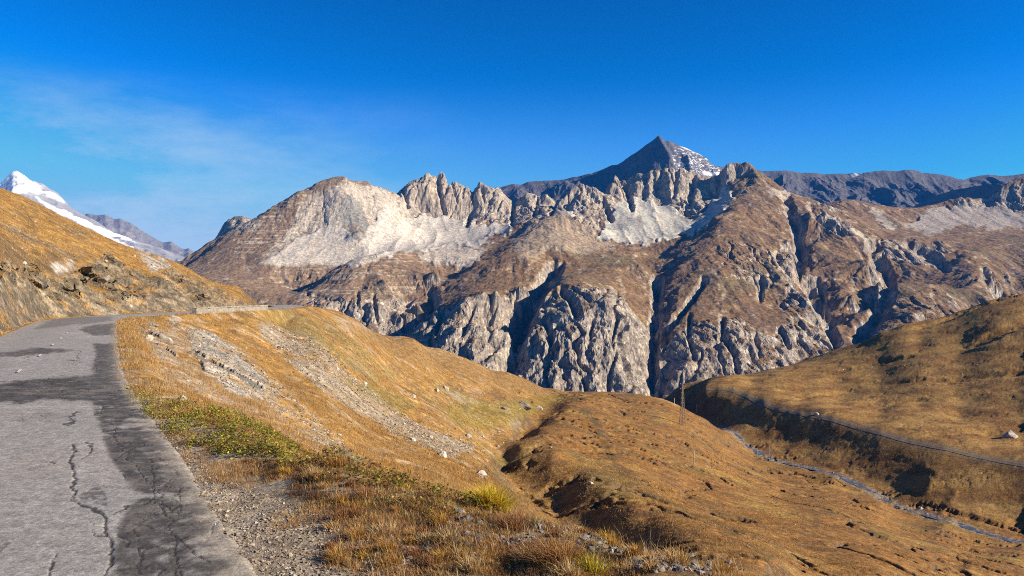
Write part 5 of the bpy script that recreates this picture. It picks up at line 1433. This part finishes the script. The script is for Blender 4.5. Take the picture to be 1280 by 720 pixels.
def post(u, v, hpx, mat, label, cross=False, rad=0.10, group='posts along the stream valley', tiltx=0.0):
    h = hit(u, v)
    if h is None: open('/tmp/miss.txt','a').write('%s %s\n' % (u, v)); return
    Ht = hpx / F * h[1]
    t = empty('wooden_post', h, label, 'post', group); t.rotation_euler = (0.0, tiltx, random.uniform(-0.3, 0.3))
    bm = bmesh.new(); bar(bm, (0, 0, -0.5), (0, 0, Ht), rad, 8, rad * 0.8); mesh_obj('pole', bm, mat, t)
    bm = bmesh.new(); bar(bm, (0, 0, Ht), (0, 0, Ht + 0.12), rad * 0.95, 8, 0.02); mesh_obj('cap', bm, steel, t)
    if cross:
        bm = bmesh.new(); bar(bm, (-1.1, 0, Ht - 0.9), (1.1, 0, Ht - 0.9), 0.09); mesh_obj('crossarm', bm, mat, t)
post(867, 585, 20, wood, 'pale wooden post alone on the brown meadow below the pylon', tiltx=0.03)
post(843, 508, 10, wood, 'short pale post just left of the pylon at the lip of the dark bank', rad=0.13)
post(871, 517, 10, wood, 'short pale post just right of the pylon at the lip of the dark bank', rad=0.13)
post(947, 573, 12, wood, 'short post on the near bank where the stream comes into view', rad=0.12)
post(962, 577, 20, wood, 'taller pale post on the near bank beside the shining water', rad=0.12)
post(1157, 401, 13, dwood, 'dark telegraph post with a crossarm on the crest of the right hill', cross=True, rad=0.16)
# ------------------------------------------------------------------ air, sky and sun
SUN_EL, SUN_AZ = math.radians(25), math.radians(103)     # azimuth clockwise from the view direction
sun = bpy.data.lights.new('sun', 'SUN'); sun.energy = 5.0; sun.angle = math.radians(0.5); sun.color = (1.0, 0.88, 0.70)
so = bpy.data.objects.new('sun', sun); COL.objects.link(so)
sd = Vector((math.sin(SUN_AZ) * math.cos(SUN_EL), math.cos(SUN_AZ) * math.cos(SUN_EL), math.sin(SUN_EL)))
so.rotation_euler = sd.to_track_quat('Z', 'Y').to_euler()
so.location = (200, -60, 120)

bm = bmesh.new(); bmesh.ops.create_cube(bm, size=1.0)
me = bpy.data.meshes.new('haze'); bm.to_mesh(me); bm.free()
hz = bpy.data.objects.new('haze', me); COL.objects.link(hz)
ZB, ZT = -1050.0, 2080.0
hz.scale = (30000, 17000, ZT - ZB); hz.location = (0, 6000, (ZT + ZB) / 2)
hm = bpy.data.materials.new('haze_air'); hm.use_nodes = True
nt = hm.node_tree; nt.nodes.clear()
out = nt.nodes.new('ShaderNodeOutputMaterial'); vol = nt.nodes.new('ShaderNodeVolumePrincipled')
vol.inputs['Density'].default_value = 2.2e-5
vol.inputs['Color'].default_value = (0.02, 0.28, 1.0, 1)
vol.inputs['Anisotropy'].default_value = 0.0
nt.links.new(vol.outputs[0], out.inputs['Volume'])
me.materials.append(hm); hz['kind'] = 'stuff'

w = bpy.data.worlds.new('World'); scene.world = w; w.use_nodes = True
nt = w.node_tree; nt.nodes.clear()
wo = nt.nodes.new('ShaderNodeOutputWorld'); bg = nt.nodes.new('ShaderNodeBackground')
sky = nt.nodes.new('ShaderNodeTexSky'); sky.sky_type = 'NISHITA'; sky.sun_disc = False
sky.sun_elevation = SUN_EL; sky.sun_rotation = SUN_AZ
SKY_GAMMA, SKY_SAT, SKY_HUE, SKY_MUL = 1.75, 1.3, 0.502, (2.0, 2.85, 2.75)
sky.altitude = 2400; sky.air_density = 1.0; sky.dust_density = 0.4; sky.ozone_density = 2.0
def rgbop(col, op, val):
    n = nt.nodes.new('ShaderNodeVectorMath'); n.operation = op
    nt.links.new(col, n.inputs[0]); n.inputs[1].default_value = val
    return n.outputs[0]
# deep polarised blue of the high-altitude air
pre = rgbop(sky.outputs[0], 'MULTIPLY', (0.25, 0.25, 0.25))
gmn = nt.nodes.new('ShaderNodeGamma'); gmn.inputs[1].default_value = SKY_GAMMA
nt.links.new(pre, gmn.inputs[0])
hs = nt.nodes.new('ShaderNodeHueSaturation'); hs.inputs['Saturation'].default_value = SKY_SAT; hs.inputs['Hue'].default_value = SKY_HUE
nt.links.new(gmn.outputs[0], hs.inputs['Color'])
skyc = rgbop(hs.outputs[0], 'MULTIPLY', SKY_MUL)
skyc = rgbop(skyc, 'MINIMUM', (1.2, 2.6, 3.7))
# thin cirrus, low on the left
tc = nt.nodes.new('ShaderNodeTexCoord')
sep = nt.nodes.new('ShaderNodeSeparateXYZ'); nt.links.new(tc.outputs['Generated'], sep.inputs[0])
cl = nz(nt, tc.outputs['Generated'], 4.0, 9, 0.66, (1.0, 1.0, 3.2))
cr = ramp(nt, cl, [(0.40, 0.0), (0.78, 1.0)])
mr = nt.nodes.new('ShaderNodeMapRange'); mr.inputs[1].default_value = -0.05; mr.inputs[2].default_value = -0.48; nt.links.new(sep.outputs[0], mr.inputs[0])
mz = nt.nodes.new('ShaderNodeMapRange'); mz.inputs[1].default_value = 0.24; mz.inputs[2].default_value = 0.07; nt.links.new(sep.outputs[2], mz.inputs[0])
fac = math2(nt, 'MULTIPLY', math2(nt, 'MULTIPLY', cr, mr.outputs[0]), mz.outputs[0])
fac = math2(nt, 'MINIMUM', math2(nt, 'MULTIPLY', fac, 2.6), 0.7)
mx = nt.nodes.new('ShaderNodeMix'); mx.data_type = 'RGBA'
# milky veil towards the horizon on that side
mv_ = nt.nodes.new('ShaderNodeMapRange'); mv_.interpolation_type = 'SMOOTHSTEP'; mv_.inputs[1].default_value = 0.26; mv_.inputs[2].default_value = 0.03; nt.links.new(sep.outputs[2], mv_.inputs[0])
mr2 = nt.nodes.new('ShaderNodeMapRange'); mr2.inputs[1].default_value = 0.45; mr2.inputs[2].default_value = -0.45; mr2.inputs[3].default_value = 0.4; nt.links.new(sep.outputs[0], mr2.inputs[0])
veil = math2(nt, 'MULTIPLY', math2(nt, 'MULTIPLY', mv_.outputs[0], mr2.outputs[0]), 0.8)
mxv = nt.nodes.new('ShaderNodeMix'); mxv.data_type = 'RGBA'
nt.links.new(veil, mxv.inputs[0]); nt.links.new(skyc, mxv.inputs[6]); mxv.inputs[7].default_value = (1.6, 2.55, 3.3, 1)
skyc = mxv.outputs[2]
nt.links.new(fac, mx.inputs[0]); nt.links.new(skyc, mx.inputs[6]); mx.inputs[7].default_value = (2.3, 3.1, 3.8, 1)
nt.links.new(mx.outputs[2], bg.inputs[0]); bg.inputs[1].default_value = 0.10
nt.links.new(bg.outputs[0], wo.inputs[0])

scene.view_settings.view_transform = 'Standard'; scene.view_settings.look = 'None'
scene.view_settings.exposure = 1.2; scene.view_settings.gamma = 1.0; scene.view_settings.use_curve_mapping = False
scene.cycles.use_denoising = False
scene.cycles.filter_width = 1.0
scene.cycles.max_bounces = 6; scene.cycles.volume_bounces = 0
scene.cycles.use_adaptive_sampling = True; scene.cycles.adaptive_threshold = 0.01
